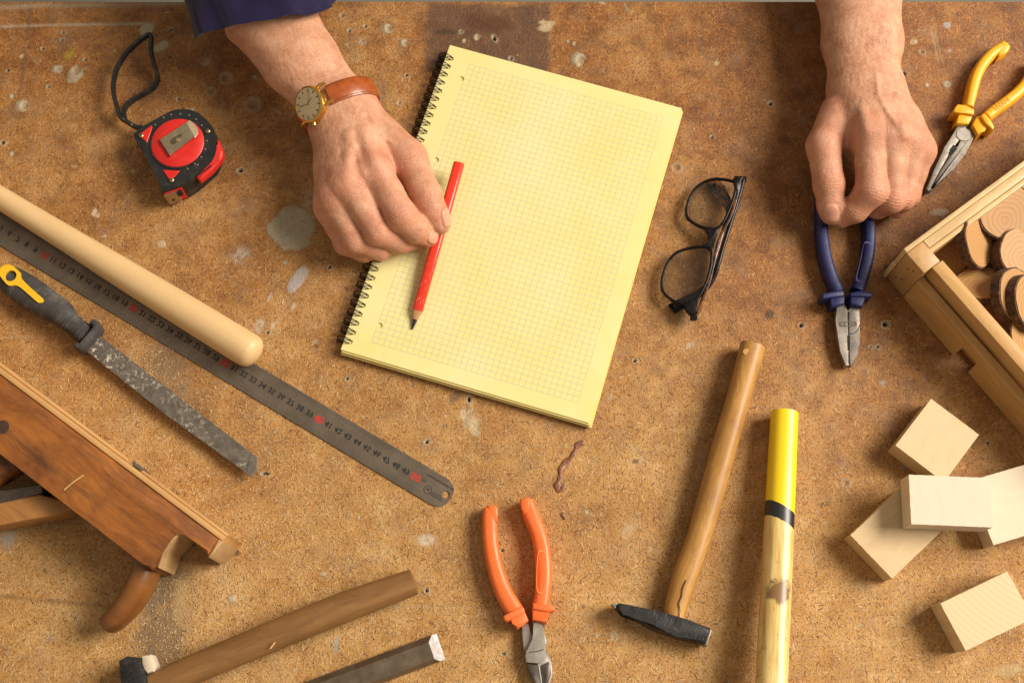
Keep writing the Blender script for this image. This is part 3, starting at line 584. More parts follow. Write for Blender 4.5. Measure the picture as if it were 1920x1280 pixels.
# pale end grain of the nose and of the rounded end
obj('nose_block', prism([(Lx-0.0005, -0.0015), (Lx+0.0045, -0.001), (Lx+0.004, xn[1]+0.004), (xn[0]+0.0008, xn[1]-0.0015)], 0.002, PZ-0.002, 0.0015, 2), PEND, pl, 30, world=False)
ew = [Vector((*p, 0)) for p in ((xi[0]+.0005, xi[1]), (xi[0]+.0002, xi[1]-.006), (xi[0]-.0012, (xi[1]+xo[1])/2), (xo[0]+.0003, xo[1]+.002))]
obj('end_face', prism([(p.x, p.y) for p in ew]+[(p.x+.0014, p.y) for p in ew[::-1]], 0.004, PZ-0.0012, 0.0004, 1), PEND, pl, 50, world=False)
obj('sole_strip', prism([(-0.30, -0.0015), (Lx+0.003, -0.0015), (Lx+0.004, 0.0032), (-0.30, 0.0032)], 0.001, PZ-0.0015, 0.0008, 2), PSOLE, pl, 30, world=False)
obj('sole_plate', prism([(-0.30, 0.0034), (0.135, 0.0034), (0.135, 0.0062), (-0.30, 0.0068)], 0.0005, PZ-0.004, 0.0008, 2), PSOLE, pl, 30, world=False)
obj('sole_plate', prism([(0.141, 0.0034), (Lx+0.003, 0.0034), (Lx+0.004, 0.0058), (0.141, 0.0058)], 0.0005, PZ-0.004, 0.0008, 2), PSOLE, pl, 30, world=False)
mx, my = pp(530, 448); obj('mouth_iron', box((mx-0.007, my+0.0005, PZ-0.022), (mx+0.004, my+0.0030, PZ-0.0012), 0.0004, 1), STEEL, pl, 30, world=False)
horn = smooth_path([Mpi @ U(*c5(x, y), z) for x, y, z in ((570, 780, .030), (565, 845, .030), (545, 900, .029), (500, 975, .027), (450, 1030, .024), (425, 1050, .022))], 5)
obj('horn', sweep(horn, resample([.0105, .0114, .0115, .0106, .0095, .0088], len(horn)), resample([.017, .017, .017, .0165, .015, .013], len(horn)), n=20, e=2.2, cap=.5), wood('horn_wood', (0.30, 0.11, 0.018), (0.17, 0.055, 0.010), 0.35, 0.4, .6, .4, .2, blot=.5), pl, 50, world=False)
# wedge and iron rising out of the throat
def lpl(pts, z): return [(q.x, q.y) for q in (Mpi @ U(*c5(x, y), z) for x, y in pts)]
obj('wedge', prism(lpl([(-260, 640), (0, 585), (150, 548), (300, 590), (240, 625), (0, 668), (-260, 720)], .038), 0.012, 0.038, .002, 2), wood('wedge_wood', (0.44, 0.21, 0.06), (0.24, 0.09, 0.02), 1, .5, .8, .5), pl, 30, world=False)
obj('iron', prism(lpl([(-260, 590), (0, 535), (160, 505), (165, 545), (0, 588), (-260, 640)], .036), 0.014, 0.034, .001, 1), STEEL_DARK, pl, 30, world=False)
tote = smooth_path([Mpi @ U(*c5(x, y), z) for x, y, z in ((60, 420, .03), (10, 450, .03), (-50, 490, .03), (-130, 560, .028))], 4)
obj('tote', sweep(tote, .012, .016, n=16), PW, pl, 50, world=False)
obj('stock_knot', lathe([(PZ-.0004, 1e-5), (PZ-.0004, .0062), (PZ+.0003, .0058), (PZ+.0003, 1e-5)], 18, Matrix.Translation((*pp(8, 290), 0))), plain('knot', (0.05, 0.022, 0.01), .6), pl, 30, world=False)

# ------------------------------------------------------------------ helper for hammers
def shaft(path, hw, hh, e=2.3): 
    p = smooth_path(path, 6); return sweep(p, resample(hw, len(p)), resample(hh, len(p)), n=24, e=e, cap=0.35)
# hammer at the bottom left: grey-brown handle, head mostly out of the picture
HW_OLD = wood('weathered_ash', (0.31, 0.150, 0.044), (0.13, 0.056, 0.015), 0.9, 0.5, .8, .35, .1)
Mm = frame((240, 1310), (775, 1090)); hm = thing('weathered_hammer', 'hammer with grey-brown weathered handle and small black dusty head', 'hammer', Mm)
obj('handle', shaft([U(235, 1312, .018), U(330, 1268, .018), U(480, 1205, .0175), (U(640, 1140, .017)), U(776, 1090, .016)], [.0105, .0118, .0125, .0128, .0108], [.010, .010, .0105, .0105, .009]), HW_OLD, hm, 45)
BLK = plain('chipped_black_paint', (0.012, 0.011, 0.011), 0.5, .2, .3, 90, .3, 0.4, (0.09, 0.07, 0.05), scr=.18)
hp_ = [(222, 1238), (238, 1229), (262, 1232), (292, 1330), (262, 1392), (236, 1384)]
obj('head', prism(UP(hp_, .03), 0.003, 0.031, .0025, 2), BLK, hm, 30)
obj('dusty_face', prism(UP([(264, 1228), (281, 1226), (289, 1244), (287, 1258), (275, 1262), (266, 1250)], .027), .006, .027, .0025, 2), plain('plaster_dust', (0.60, 0.50, 0.36), .8, 0, .2, 90, .4), hm, 40)
# black headed hammer
ch = C(1.94, 1140, 620)
L8 = [(480, 48), (432, 240), (390, 380), (340, 560), (290, 740), (240, 880), (208, 1000), (204, 1040)]; R8 = [(572, 66), (520, 240), (480, 380), (430, 560), (376, 740), (330, 880), (285, 1000), (275, 1060)]
cen = [((a[0]+b[0])/2, (a[1]+b[1])/2) for a, b in zip(L8, R8)]; hw = [math.dist(a, b)/2/1.94/21.3/100*.985 for a, b in zip(L8, R8)]
zs = [.0135, .0155, .0155, .0148, .014, .0135, .0125, .0122]
Mb = frame(ch(525, 56), ch(240, 1045)); hb = thing('black_head_hammer', 'hammer with honey wooden handle and small black head beside the yellow-ended pole', 'hammer', Mb)
HONEY = wood('honey_ash', (0.56, 0.290, 0.068), (0.26, 0.110, 0.023), 0.8, 0.46, 1.1, .5, .05, blot=.4)
hs = obj('handle', shaft([U(*ch(*c_), z) for c_, z in zip(cen, zs)], [a*1.0 for a in hw], [.0115, .0125, .012, .0105, .0095, .0095, .009, .009]), HONEY, hb, 50)
hx = (Mb.inverted() @ U(*ch(503, 78), .024))
obj('hang_dot', lathe([(0.0, 1e-5), (0.0, .0032), (0.0008, .003), (0.001, 1e-5)], 14, Matrix.Translation((hx.x, hx.y, 0.0243))), plain('dot_wood', (0.50, 0.26, 0.08), .5), hb, 40, world=False)
crk = smooth_path([U(*ch(x, y), z) for x, y, z in ((285, 905, .0232), (272, 935, .0231), (268, 965, .0228), (258, 990, .0224), (262, 1015, .0222), (258, 1045, .022))], 4)
obj('crack', sweep(crk, [0.0001]+[0.00028]*(len(crk)-2)+[0.0004], 0.0006, n=6), DARK, hb, 40)
hp_ = [(20, 992), (40, 988), (70, 994), (200, 1022), (300, 1052), (374, 1080), (370, 1100), (352, 1140), (250, 1112), (160, 1080), (60, 1018), (28, 1006)]
obj('head', prism(UP(hp_, .0225, ch), .0015, .0225, .003, 3), BLK, hb, 40)
obj('bright_face', prism(UP([(370, 1082), (379, 1088), (360, 1146), (350, 1141)], .020, ch), .003, .020, .0008, 2), STEEL, hb, 30)
obj('bright_peen', prism(UP([(14, 992), (34, 987), (40, 1000), (26, 1008)], .021, ch), .004, .0215, .001, 2), STEEL_PALE, hb, 30)
wv = Mb.inverted() @ U(*ch(256, 1060), .0225); obj('wedge_end', box((wv.x-.004, wv.y-.003, .0215), (wv.x+.004, wv.y+.003, .0229), .0004, 1), BLK, hb, 30, world=False)
# pole with yellow painted end, near end lifted by its head
pa, pb = U(1471, 772, .0135), U(1446, 1290, .031); xx = (pb-pa).normalized(); pb = pa+xx*0.40
yy = Vector((0, 0, 1)).cross(xx).normalized(); My = Matrix((xx, yy, xx.cross(yy))).transposed().to_4x4(); My.translation = pa
ay = thing('yellow_ended_handle', 'long pale wooden tool handle with yellow painted end and black band', 'tool handle', My)
t = NT('yellow_pole'); v = t.coord(); sp = t.n('ShaderNodeSeparateXYZ', i_0=v); sx = t.math('ADD', sp.outputs[0], t.math('MULTIPLY', sp.outputs[1], -0.42))
st = t.map(v, (8, 110, 110)); g = t.noise(st, 3, 5, .65); gg = t.noise(v, 120, 6, .7)
wd_ = t.ramp(g, [(0.3, (0.50, 0.29, 0.08)), (0.5, (0.72, 0.50, 0.17)), (0.7, (0.82, 0.66, 0.32))])
wd_ = t.mix(t.ramp(gg, [(0.58, 0.), (0.64, .6)]), wd_, (0.40, 0.24, 0.08))
pm = t.n('ShaderNodeVectorMath', operation='DISTANCE', i_0=v, i_1=(0.1585, 0.0006, 0.012)).outputs['Value']
pm = t.math('ADD', pm, t.math('MULTIPLY', t.math('SUBTRACT', t.noise(v, 170, 5, .7), .5), .022))
wd_ = t.mix(t.ramp(pm, [(0.0088, 1.0), (0.0098, 0.0)]), wd_, (0.21, 0.115, 0.04))
yel = t.mix(t.ramp(t.noise(t.map(v, (60, 160, 160)), 2.0, 6, .75), [(0.63, 0.), (0.67, 1.)]), (0.86, 0.60, 0.004), (0.62, 0.44, 0.16))
yel = t.mix(t.ramp(t.math('ADD', sp.outputs[0], t.math('MULTIPLY', gg, .004)), [(0.0028, 1.0), (0.0034, 0.0)]), yel, (0.58, 0.44, 0.24))
ed = t.math('MULTIPLY', t.math('SUBTRACT', gg, .5), .003)
c = t.mix(t.math('GREATER_THAN', t.math('ADD', sx, ed), 0.0865), yel, (0.012, 0.012, 0.015)); c = t.mix(t.math('GREATER_THAN', t.math('ADD', sx, ed), 0.0995), c, wd_)
t.set(Base_Color=c, Roughness=t.ramp(g, [(.3, .3), (.7, .45)]), Normal=t.bump(g, .2, .0006), Coat_Weight=.3, Coat_Roughness=.3)
pp_ = [Vector((x, 0, 0)) for x in np.linspace(0.001, .40, 20)]
obj('shaft', sweep(pp_, resample([.0118, .0124, .0126, .0128, .0130, .0132], 20), resample([.0122, .013, .0135, .0138, .014, .014], 20), n=28, e=2.3, cap=.5), t.m, ay, 50, world=False)
ayh = My.inverted(); hx_ = pb-xx*.03
obj('tool_head', prism([(hx_.x-.06, hx_.y-.022), (hx_.x+.07, hx_.y-.036), (hx_.x+.07, hx_.y+.036), (hx_.x-.06, hx_.y+.022)], .001, hx_.z*2-.002, .004, 2), STEEL_DARK, ay, 30)

# ------------------------------------------------------------------ chisel blade
cc = C(2.909, 200, 1040)
Mc = frame(cc(1320, 700), cc(1830, 510)); chs = thing('bench_chisel', 'broad steel chisel with bright white tip beside the weathered hammer', 'chisel', Mc); Mci = Mc.inverted()
a, b, c_, d = (Mci @ U(*cc(*p), .009) for p in ((1752, 462), (1790, 572), (1180, 860), (1100, 742)))
e_, f_ = (Mci @ U(*cc(*p), .0015) for p in ((1787, 420), (1860, 578)))
wl, wr = a.y+.003, b.y-.002
xs = (a.x+b.x)/2; x_tip = (e_.x+f_.x)/2; xback = -.20
V = [(xback, wl, .0008), (xback, wr, .0008), (x_tip, wl, .0008), (x_tip, wr, .0008), (xback, a.y-.002, .009), (xback, b.y+.001, .009), (xs, a.y-.002, .009), (xs, b.y+.001, .009), (xback, wl, .0045), (xback, wr, .0045), (xs+.004, wl, .0045), (xs+.004, wr, .0045)]
obj('blade', (V, [(4, 5, 7, 6), (8, 4, 6, 10), (5, 9, 11, 7), (0, 8, 10, 2), (9, 1, 3, 11), (1, 0, 2, 3), (0, 1, 9, 5, 4, 8)]), plain('brown_steel', (0.19, 0.145, 0.10), 0.40, 0.75, 0.25, 60, .1, .5, (0.12, 0.085, 0.055)), chs, 0, world=False)
obj('bevel', ([(xs, a.y-.002, .009), (xs, b.y+.001, .009), (xs+.004, wr, .0045), (x_tip, wr, .0008), (x_tip, wl, .0008), (xs+.004, wl, .0045), (xs, a.y-.002, .006), (xs, b.y+.001, .006)], [(0, 1, 2, 3, 4, 5), (0, 6, 7, 1)]), STEEL_BRIGHT, chs, 0, world=False)
obj('ferrule', lathe([(xback-.05, .008), (xback-.005, .008), (xback, .007), (xback+.004, 1e-5)], 20, Matrix.Translation((0, (wl+wr)/2, .0085)), axis='X'), STEEL, chs, 40, world=False)

# ------------------------------------------------------------------ pliers
def grip(root, mat, c, path, hwpx, guard, sc, zc=.0095, hh=.0082, inlay=None, inlay_mat=None, step=None, text=None):
    P = smooth_path(UP(path, zc+.004, c), 6); N_ = len(P); hw = resample([w_/sc/21/100 for w_ in hwpx], N_)
    for p in P: p.z = zc
    b = sweep(P, hw, resample([hh*.8, hh, hh*1.05, hh*1.05, hh], N_), n=20, e=3.0, cap=.5)
    parts = [b]+[prism([tuple(p) for p in UP(gp, zc+hh+dz, c)], .0012, zc+hh+dz, .0013, 2) for gp, dz in guard]
    if step: parts.append(prism([tuple(p) for p in UP(step, zc+hh*.8, c)], .002, zc+hh*.88, .0015, 2))
    g = obj('grip', join(*parts), mat, root, 50)
    if inlay:
        q = UP(inlay, zc+hh, c); sp = smooth_path(q, 4, True); cx = sum(sp, Vector())/len(sp)
        obj('grip_inlay', holed([(p.x, p.y) for p in sp], [[(cx.x+(p.x-cx.x)*.84, cx.y+(p.y-cx.y)*.93) for p in sp]], zc+hh*.7, zc+hh*1.055), inlay_mat or mat, g, 40)
    if text:
        s_, p0, p1, size = text; a = U(*c(*p0), zc+hh); bb = U(*c(*p1), zc+hh); M = Matrix.Translation((a+bb)/2+Vector((0, 0, .0009))) @ Matrix.Rotation(math.atan2((bb-a).y, (bb-a).x), 4, 'Z')
        obj('moulded_text', text_mesh(s_, size, M), inlay_mat, g, 0)
    return g
# orange side cutters
co_ = C(3.37, 880, 900); cd_ = C(6.4, 960, 1080)
ORANGE = plain('orange_plastic', (0.80, 0.150, 0.026), 0.42, 0, .08, 40, .12, .22, (0.62, 0.24, 0.09), scr=.25); ORANGE_L = plain('orange_rim', (0.90, 0.24, 0.05), 0.4, 0, .05, 40, 0)
Mo = frame((985, 1160), (1010, 1270)); po = thing('orange_side_cutters', 'side cutting pliers with open orange plastic handles', 'pliers', Mo)
grip(po, ORANGE, co_, [(130, 175), (128, 260), (135, 400), (163, 550), (210, 690), (265, 790), (310, 850)], [42, 46, 47, 49, 52, 55, 50], [([(213, 858), (222, 850), (330, 793), (348, 812), (352, 835), (240, 892), (218, 880)], .0022), ([(245, 868), (345, 815), (375, 885), (345, 910), (302, 938), (280, 898)], .0004)], 3.37, step=[(110, 155), (172, 157), (181, 190), (180, 262), (150, 262)])
grip(po, ORANGE, co_, [(362, 125), (390, 220), (435, 330), (463, 460), (470, 600), (462, 720), (448, 800)], [42, 48, 48, 50, 50, 48, 48], [([(400, 772), (500, 786), (542, 798), (540, 820), (500, 832), (398, 815)], .0022), ([(398, 800), (510, 815), (496, 850), (490, 900), (398, 884)], .0004)], 3.37, inlay=[(432, 460), (455, 440), (480, 460), (488, 600), (472, 700), (448, 716), (426, 695), (424, 600)], inlay_mat=ORANGE_L, step=[(318, 120), (380, 105), (390, 190), (342, 222), (330, 180)])
jw = STEEL_PALE
obj('jaw', prism(UP([(118, 590), (195, 545), (248, 735), (262, 800), (420, 900), (450, 960), (482, 1050), (486, 1180), (450, 1290), (400, 1380), (378, 1370), (355, 1200), (330, 1060), (250, 1000), (165, 880), (140, 878), (128, 740)], .0105, cd_), .0035, .0102, .0010, 2), jw, po, 35)
obj('jaw', prism(UP([(245, 545), (350, 540), (372, 640), (412, 740), (418, 810), (390, 850), (425, 930), (400, 985), (330, 1045), (170, 1032), (160, 960), (168, 880), (250, 775), (262, 740)], .0135, cd_), .0045, .0135, .0010, 2), jw, po, 35)
obj('cutting_edge', prism(UP([(172, 1040), (312, 1056), (325, 1120), (352, 1250), (360, 1360), (330, 1390), (260, 1290), (205, 1170)], .0118, cd_), .004, .0118, .0016, 2), STEEL_DARK, po, 35)
obj('cutting_edge', prism(UP([(345, 1066), (440, 1020), (462, 1060), (466, 1180), (430, 1280), (388, 1370), (372, 1330)], .0118, cd_), .0092, .0116, .0012, 2), STEEL_DARK, po, 35)
obj('bright_bevel', prism(UP([(316, 1056), (326, 1054), (352, 1200), (366, 1350), (356, 1352), (338, 1200)], .0125, cd_), .0116, .0124), STEEL_BRIGHT, po, 35)
obj('joint_line', prism(UP([(205, 905), (320, 888), (380, 868), (382, 880), (325, 900), (207, 917)], .0137, cd_), .013, .0137), STEEL_DARK, po, 30)
# blue combination pliers
cb = C(3.5556, 1500, 360)
BLUE = plain('dark_blue_plastic', (0.008, 0.011, 0.080), 0.5, 0, .12, 50, .08, .25, (0.08, 0.085, 0.17), scr=.10); BLUE_L = plain('blue_rim', (0.05, 0.05, 0.17), 0.5, 0, .1, 50, 0)
Mbp = frame((1591, 560), (1590, 680)); pb_ = thing('blue_combination_pliers', 'combination pliers with dark blue handles under the bare hand', 'pliers', Mbp)
grip(pb_, BLUE, cb, [(150, -50), (146, 60), (146, 180), (150, 300), (172, 440), (212, 570), (255, 665)], [34, 40, 43, 44, 44, 44, 44], [([(148, 682), (160, 672), (285, 650), (296, 664), (296, 692), (160, 712), (148, 704)], .0022), ([(200, 700), (298, 680), (298, 742), (210, 768), (206, 735)], .0002)], 3.5556, text=('A 12-1 ISO VDE', (147, 215), (185, 470), .0040), inlay_mat=BLUE_L)
grip(pb_, BLUE, cb, [(395, -10), (435, 100), (458, 210), (463, 310), (452, 430), (420, 560), (383, 655)], [34, 40, 43, 44, 44, 44, 44], [([(336, 668), (400, 655), (474, 664), (486, 682), (478, 698), (338, 696)], .0022), ([(338, 690), (440, 690), (418, 764), (338, 746)], .0002)], 3.5556, inlay=[(425, 350), (445, 332), (476, 345), (478, 400), (440, 540), (420, 598), (385, 598), (372, 575), (395, 480)], inlay_mat=BLUE_L)
obj('jaw', prism(UP([(240, 750), (300, 740), (312, 800), (322, 802), (322, 960), (326, 1060), (328, 1156), (298, 1157), (270, 1065), (244, 960), (238, 860)], .0115, cb), .0035, .0115, .0012, 2), STEEL, pb_, 35)
obj('jaw', prism(UP([(336, 745), (398, 760), (406, 830), (398, 925), (406, 1010), (380, 1092), (348, 1157), (331, 1157), (331, 1060), (334, 955), (324, 940), (324, 802), (330, 800)], .0115, cb), .0035, .0115, .0012, 2), STEEL, pb_, 35)
obj('pipe_slot', prism(UP([(317, 955), (334, 955), (333, 1056), (320, 1056)], .0118, cb), .0112, .0119), DARK, pb_, 30)
obj('jaw_gap', prism(UP([(325, 1060), (331, 1060), (331, 1140), (326, 1140)], .0118, cb), .0112, .0119), DARK, pb_, 30)
obj('maker_stamp', holed([(p.x, p.y) for p in UP([(265, 862), (375, 862), (378, 895), (268, 897)], .0118, cb)], [[(p.x, p.y) for p in UP([(272, 868), (370, 868), (372, 889), (274, 891)], .0118, cb)]], .0112, .0118), STEEL_DARK, pb_, 30)
obj('maker_text', text_mesh('KT 160', .0052, Matrix.Translation(U(*cb(321, 880), .0120))), STEEL_DARK, pb_, 0)
arc = smooth_path(UP([(322, 950), (360, 940), (385, 920), (398, 885)], .0116, cb), 4); obj('joint_line', sweep(arc, .0003, .0004, n=6), DARK, pb_, 40)
obj('pivot_gap', prism(UP([(303, 690), (330, 690), (328, 800), (314, 800)], .008, cb), .006, .008), DARK, pb_, 30)
# yellow long nose pliers
cy = C(5.82, 1780, 60); cy2 = C(2.908, 1440, 0)
YP = plain('yellow_grip_plastic', (0.80, 0.40, 0.010), 0.42, 0, .08, 40, .12, .3, (0.55, 0.25, 0.04), scr=.15); YPL = plain('yellow_rim', (0.72, 0.35, 0.012), .5, 0, .05, 40, 0)
Myp = frame((1812, 235), (1745, 350)); py_ = thing('yellow_long_nose_pliers', 'long nose pliers with yellow plastic handles beside the wooden crate', 'pliers', Myp)
grip(py_, YP, cy, [(615, 140), (550, 180), (460, 245), (370, 345), (305, 460), (265, 580), (235, 710), (210, 820)], [52, 58, 62, 64, 66, 66, 62, 58], [([(92, 786), (175, 795), (275, 845), (276, 885), (262, 905), (160, 885), (52, 880), (44, 862), (62, 822)], .0026), ([(105, 885), (262, 880), (240, 960), (215, 1002), (75, 1000)], -.0004)], 5.82, step=[(580, 95), (640, 120), (668, 165), (640, 220), (540, 275), (530, 200)])
grip(py_, YP, cy, [(960, 300), (920, 420), (850, 545), (750, 660), (620, 765), (500, 850), (410, 925)], [58, 62, 64, 66, 66, 64, 60], [([(372, 886), (395, 892), (448, 950), (494, 1028), (488, 1058), (462, 1062), (402, 1000), (340, 915)], .0026), ([(300, 925), (350, 905), (405, 985), (430, 1040), (372, 1075), (312, 1130), (252, 1012)], -.0004)], 5.82, text=('1000V', (500, 850), (650, 740), .0075), inlay_mat=YPL)
obj('jaw', prism(UP([(1035, 672), (1085, 682), (1082, 700), (1050, 765), (1012, 790), (992, 812), (990, 838), (940, 930), (884, 1040), (876, 1043), (862, 1030), (905, 930), (965, 800), (1005, 740)], .0125, cy2), .004, .0125, .0014, 2), STEEL, py_, 35)
obj('jaw', prism(UP([(1095, 690), (1140, 712), (1112, 770), (1078, 838), (1015, 920), (890, 1040), (882, 1043), (944, 932), (994, 845), (1010, 838), (1030, 815), (1028, 795), (1062, 765)], .0125, cy2), .004, .0125, .0014, 2), STEEL, py_, 35)
obj('pivot', lathe([(.0123, 1e-5), (.0123, .0072), (.0132, .0066), (.0132, 1e-5)], 24, Matrix.Translation((*(U(*cy2(1066, 735), .0125).xy), 0))), STEEL_PALE, py_, 40)
obj('pipe_hole', prism(UP([(1012, 790), (1030, 798), (1030, 815), (1008, 840), (991, 838), (992, 812)], .0127, cy2), .0120, .0128), DARK, py_, 30)
obj('jaw_gap', prism(UP([(990, 840), (998, 842), (945, 930), (884, 1038), (880, 1037), (938, 928)], .0127, cy2), .0121, .0127), DARK, py_, 30)
obj('pivot_gap', prism(UP([(1092, 662), (1100, 640), (1110, 650), (1100, 690), (1090, 705), (1078, 700)], .0115, cy2), .008, .0127), DARK, py_, 30)

# ------------------------------------------------------------------ tape measure
ct = C(6.4, 240, 190); TZ = 0.031
Mt_ = frame((300, 250), (370, 215), TZ); Mt_.translation.z = 0; tm = thing('tape_measure', 'black and red tape measure with metal belt clip and wrist strap', 'tape measure', Mt_)
REDP = plain('red_plastic', (0.58, 0.016, 0.010), 0.42, 0, .08, 40, .05, .12, (0.5, 0.10, 0.07)); RUBB = plain('dusty_black_rubber', (0.009, 0.008, 0.008), 0.55, 0, .3, 60, .3, .35, (0.085, 0.07, 0.055), dsc=60)
outl = [(60, 400), (90, 370), (180, 300), (330, 215), (420, 165), (520, 115), (640, 92), (750, 105), (850, 145), (950, 230), (1020, 320), (1050, 420), (1062, 520), (1040, 640), (980, 740), (860, 850), (760, 930), (640, 1010), (440, 1085), (405, 1090), (370, 960), (330, 880), (270, 770), (200, 650), (150, 540), (90, 470)]
obj('case', prism([tuple(p) for p in smooth_path(UP(outl, TZ-.002, ct), 3, True)], .001, TZ-.002, .003, 3), RUBB, tm, 40)
cpt = Mt_.inverted() @ U(*ct(592, 495), TZ); rr = (U(*ct(275, 520), TZ)-U(*ct(910, 470), TZ)).length/2
obj('side_disc', lathe([(TZ-.003, 1e-5), (TZ-.003, rr), (TZ-.0006, rr), (TZ+.0002, rr-.0012), (TZ+.0006, rr*.6), (TZ+.0007, 1e-5)], 48, Matrix.Translation((cpt.x, cpt.y, 0))), REDP, tm, 40, world=False)
obj('disc_rim', lathe([(TZ-.004, rr+.0001), (TZ-.004, rr+.0016), (TZ-.0012, rr+.0016), (TZ-.0012, rr+.0001)], 48, Matrix.Translation((cpt.x, cpt.y, 0))), RUBB, tm, 40, world=False)
for tri in ([(120, 400), (278, 285), (290, 310), (225, 492)], [(410, 820), (622, 828), (560, 900), (500, 950), (470, 900)]):
    obj('red_corner', prism(UP(tri, TZ-.001, ct), TZ-.006, TZ-.0012, .0006, 1), REDP, tm, 30)
obj('brake_button', prism(UP([(1062, 440), (1098, 480), (1140, 590), (1140, 660), (1090, 730), (1010, 830), (870, 945), (850, 945), (800, 880), (880, 830), (980, 740), (1030, 640), (1055, 540)], .027, ct), .018, .0275, .002, 2), REDP, tm, 35)
obj('button_groove', sweep(UP([(835, 890), (930, 830), (1000, 770)], .0278, ct), .0006, .0006, n=6), DARK, tm)
BRASS = plain('brass_screw', (0.45, 0.33, 0.19), 0.4, .8, .15, 200, .1, .3, (0.15, .1, .06))
for sx_, sy_ in ((158, 412), (525, 945), (958, 358)):
    p = Mt_.inverted() @ U(*ct(sx_, sy_), TZ-.001); s = obj('screw', lathe([(TZ-.003, 1e-5), (TZ-.003, .0020), (TZ-.0006, .0020), (TZ-.0001, .0014), (TZ, 1e-5)], 14, Matrix.Translation((p.x, p.y, 0))), BRASS, tm, 40, world=False)
    obj('screw_cross', join(box((p.x-.0012, p.y-.0003, TZ-.001), (p.x+.0012, p.y+.0003, TZ+.00012)), box((p.x-.0003, p.y-.0012, TZ-.001), (p.x+.0003, p.y+.0012, TZ+.00014))), DARK, s, 0, world=False)
STUD = plain('grey_stud', (0.16, 0.14, 0.12), .6)
for sx_, sy_ in ((328, 285), (428, 200), (520, 165), (628, 155), (735, 172), (818, 220), (885, 292), (948, 478), (928, 578), (880, 672), (805, 755), (717, 812), (835, 765)):
    p = Mt_.inverted() @ U(*ct(sx_, sy_), TZ-.002); obj('stud', lathe([(TZ-.003, 1e-5), (TZ-.003, .0009), (TZ-.0012, .0008), (TZ-.001, 1e-5)], 8, Matrix.Translation((p.x, p.y, 0))), STUD, tm, 40, world=False)
CLIP = plain('brushed_clip_steel', (0.50, 0.41, 0.28), 0.3, .95, .1, 100, .1)
cz = TZ+.0030
clip = [(375, 460), (430, 415), (560, 345), (735, 222), (790, 255), (840, 330), (845, 380), (790, 430), (610, 590), (510, 655), (490, 640)]
clip = [(375, 460), (700, 258), (735, 222), (800, 275), (838, 335), (842, 385), (770, 445), (500, 652)]
obj('belt_clip', prism(UP(clip, cz, ct), TZ+.0013, cz, .0005, 2), CLIP, tm, 25)
obj('clip_bend', prism(UP([(375, 460), (430, 420), (555, 600), (500, 652)], cz+.001, ct), TZ-.0002, cz+.0010, .001, 2), CLIP, tm, 25)
obj('clip_tip', prism(UP([(700, 258), (737, 224), (800, 275), (838, 335), (842, 385), (800, 440)], cz+.0004, ct), cz-.0004, cz+.0004, .0002, 1), plain('pale_clip_tip', (0.62, 0.50, 0.33), .4, .6), tm, 25)
obj('clip_slot', prism(UP([(500, 480), (530, 440), (640, 385), (655, 400), (600, 470), (560, 515), (520, 515)], cz+.0004, ct), cz-.0003, cz+.0003, .0001, 1), plain('slot_dark', (0.12, 0.08, 0.05), .5, .5), tm, 25)
p = Mt_.inverted() @ U(*ct(600, 462), cz); obj('screw', lathe([(cz-.0005, 1e-5), (cz-.0005, .0024), (cz+.0006, .0020), (cz+.0009, 1e-5)], 16, Matrix.Translation((p.x, p.y, 0))), BRASS, tm, 40, world=False)
# hook on the front wall
wa, wb = U(*ct(405, 1092), TZ-.002), U(*ct(640, 1010), TZ-.002); wd_ = (wb-wa); wlen = wd_.length; wd_.normalize(); wn = Vector((wd_.y, -wd_.x, 0))
Mwl = Matrix((wd_, wn, Vector((0, 0, 1)))).transposed().to_4x4(); Mwl.translation = Vector((wa.x, wa.y, 0))
obj('mouth_frame', box((.0008, .0002, .004), (wlen-.0005, .0012, TZ-.0045), .0004, 1, Mwl), REDP, tm, 25)
obj('tape_hook', box((.0004, .0006, .0045), (wlen*.68, .0024, TZ-.0060), .0004, 1, Mwl), CLIP, tm, 25)
obj('hook_hole', box((wlen*.25, .002, .0100), (wlen*.38, .0026, .0135), 0, 1, Mwl), DARK, tm, 0)
obj('hook_hole', box((wlen*.62, .0008, .0150), (wlen*.88, .0027, TZ-.0068), 0, 1, Mwl), DARK, tm, 0)
# strap
cs = C(4.0, 0, 0)
lo = [(1035, 960, .012), (1000, 945, .012), (945, 910, .013), (905, 880, .015), (870, 780, .018), (850, 680, .020), (855, 600, .021), (880, 510, .022), (940, 410, .023), (1020, 330, .024), (1085, 280, .025), (1125, 262, .025), (1135, 300, .024), (1130, 370, .020), (1150, 460, .014), (1180, 560, .009), (1180, 610, .007), (1150, 660, .006), (1080, 705, .005), (1000, 750, .006), (945, 800, .009), (930, 850, .012), (940, 900, .013)]
sp = smooth_path([U(*cs(x, y), z) for x, y, z in lo], 5)
obj('wrist_strap', sweep(sp, .0019, .0032, n=8, e=4, cap=0), BLACK_PLASTIC, tm, 50)
obj('strap_end', sweep(UP([(1062, 962), (1030, 955), (1000, 945)], .013, cs), [.003, .0022, .0014], .0022, n=10), BLACK_PLASTIC, tm, 50)
obj('strap_crimp', sweep(UP([(998, 944), (940, 908)], .0135, cs), .0013, .0018, n=8), STEEL_PALE, tm, 50)

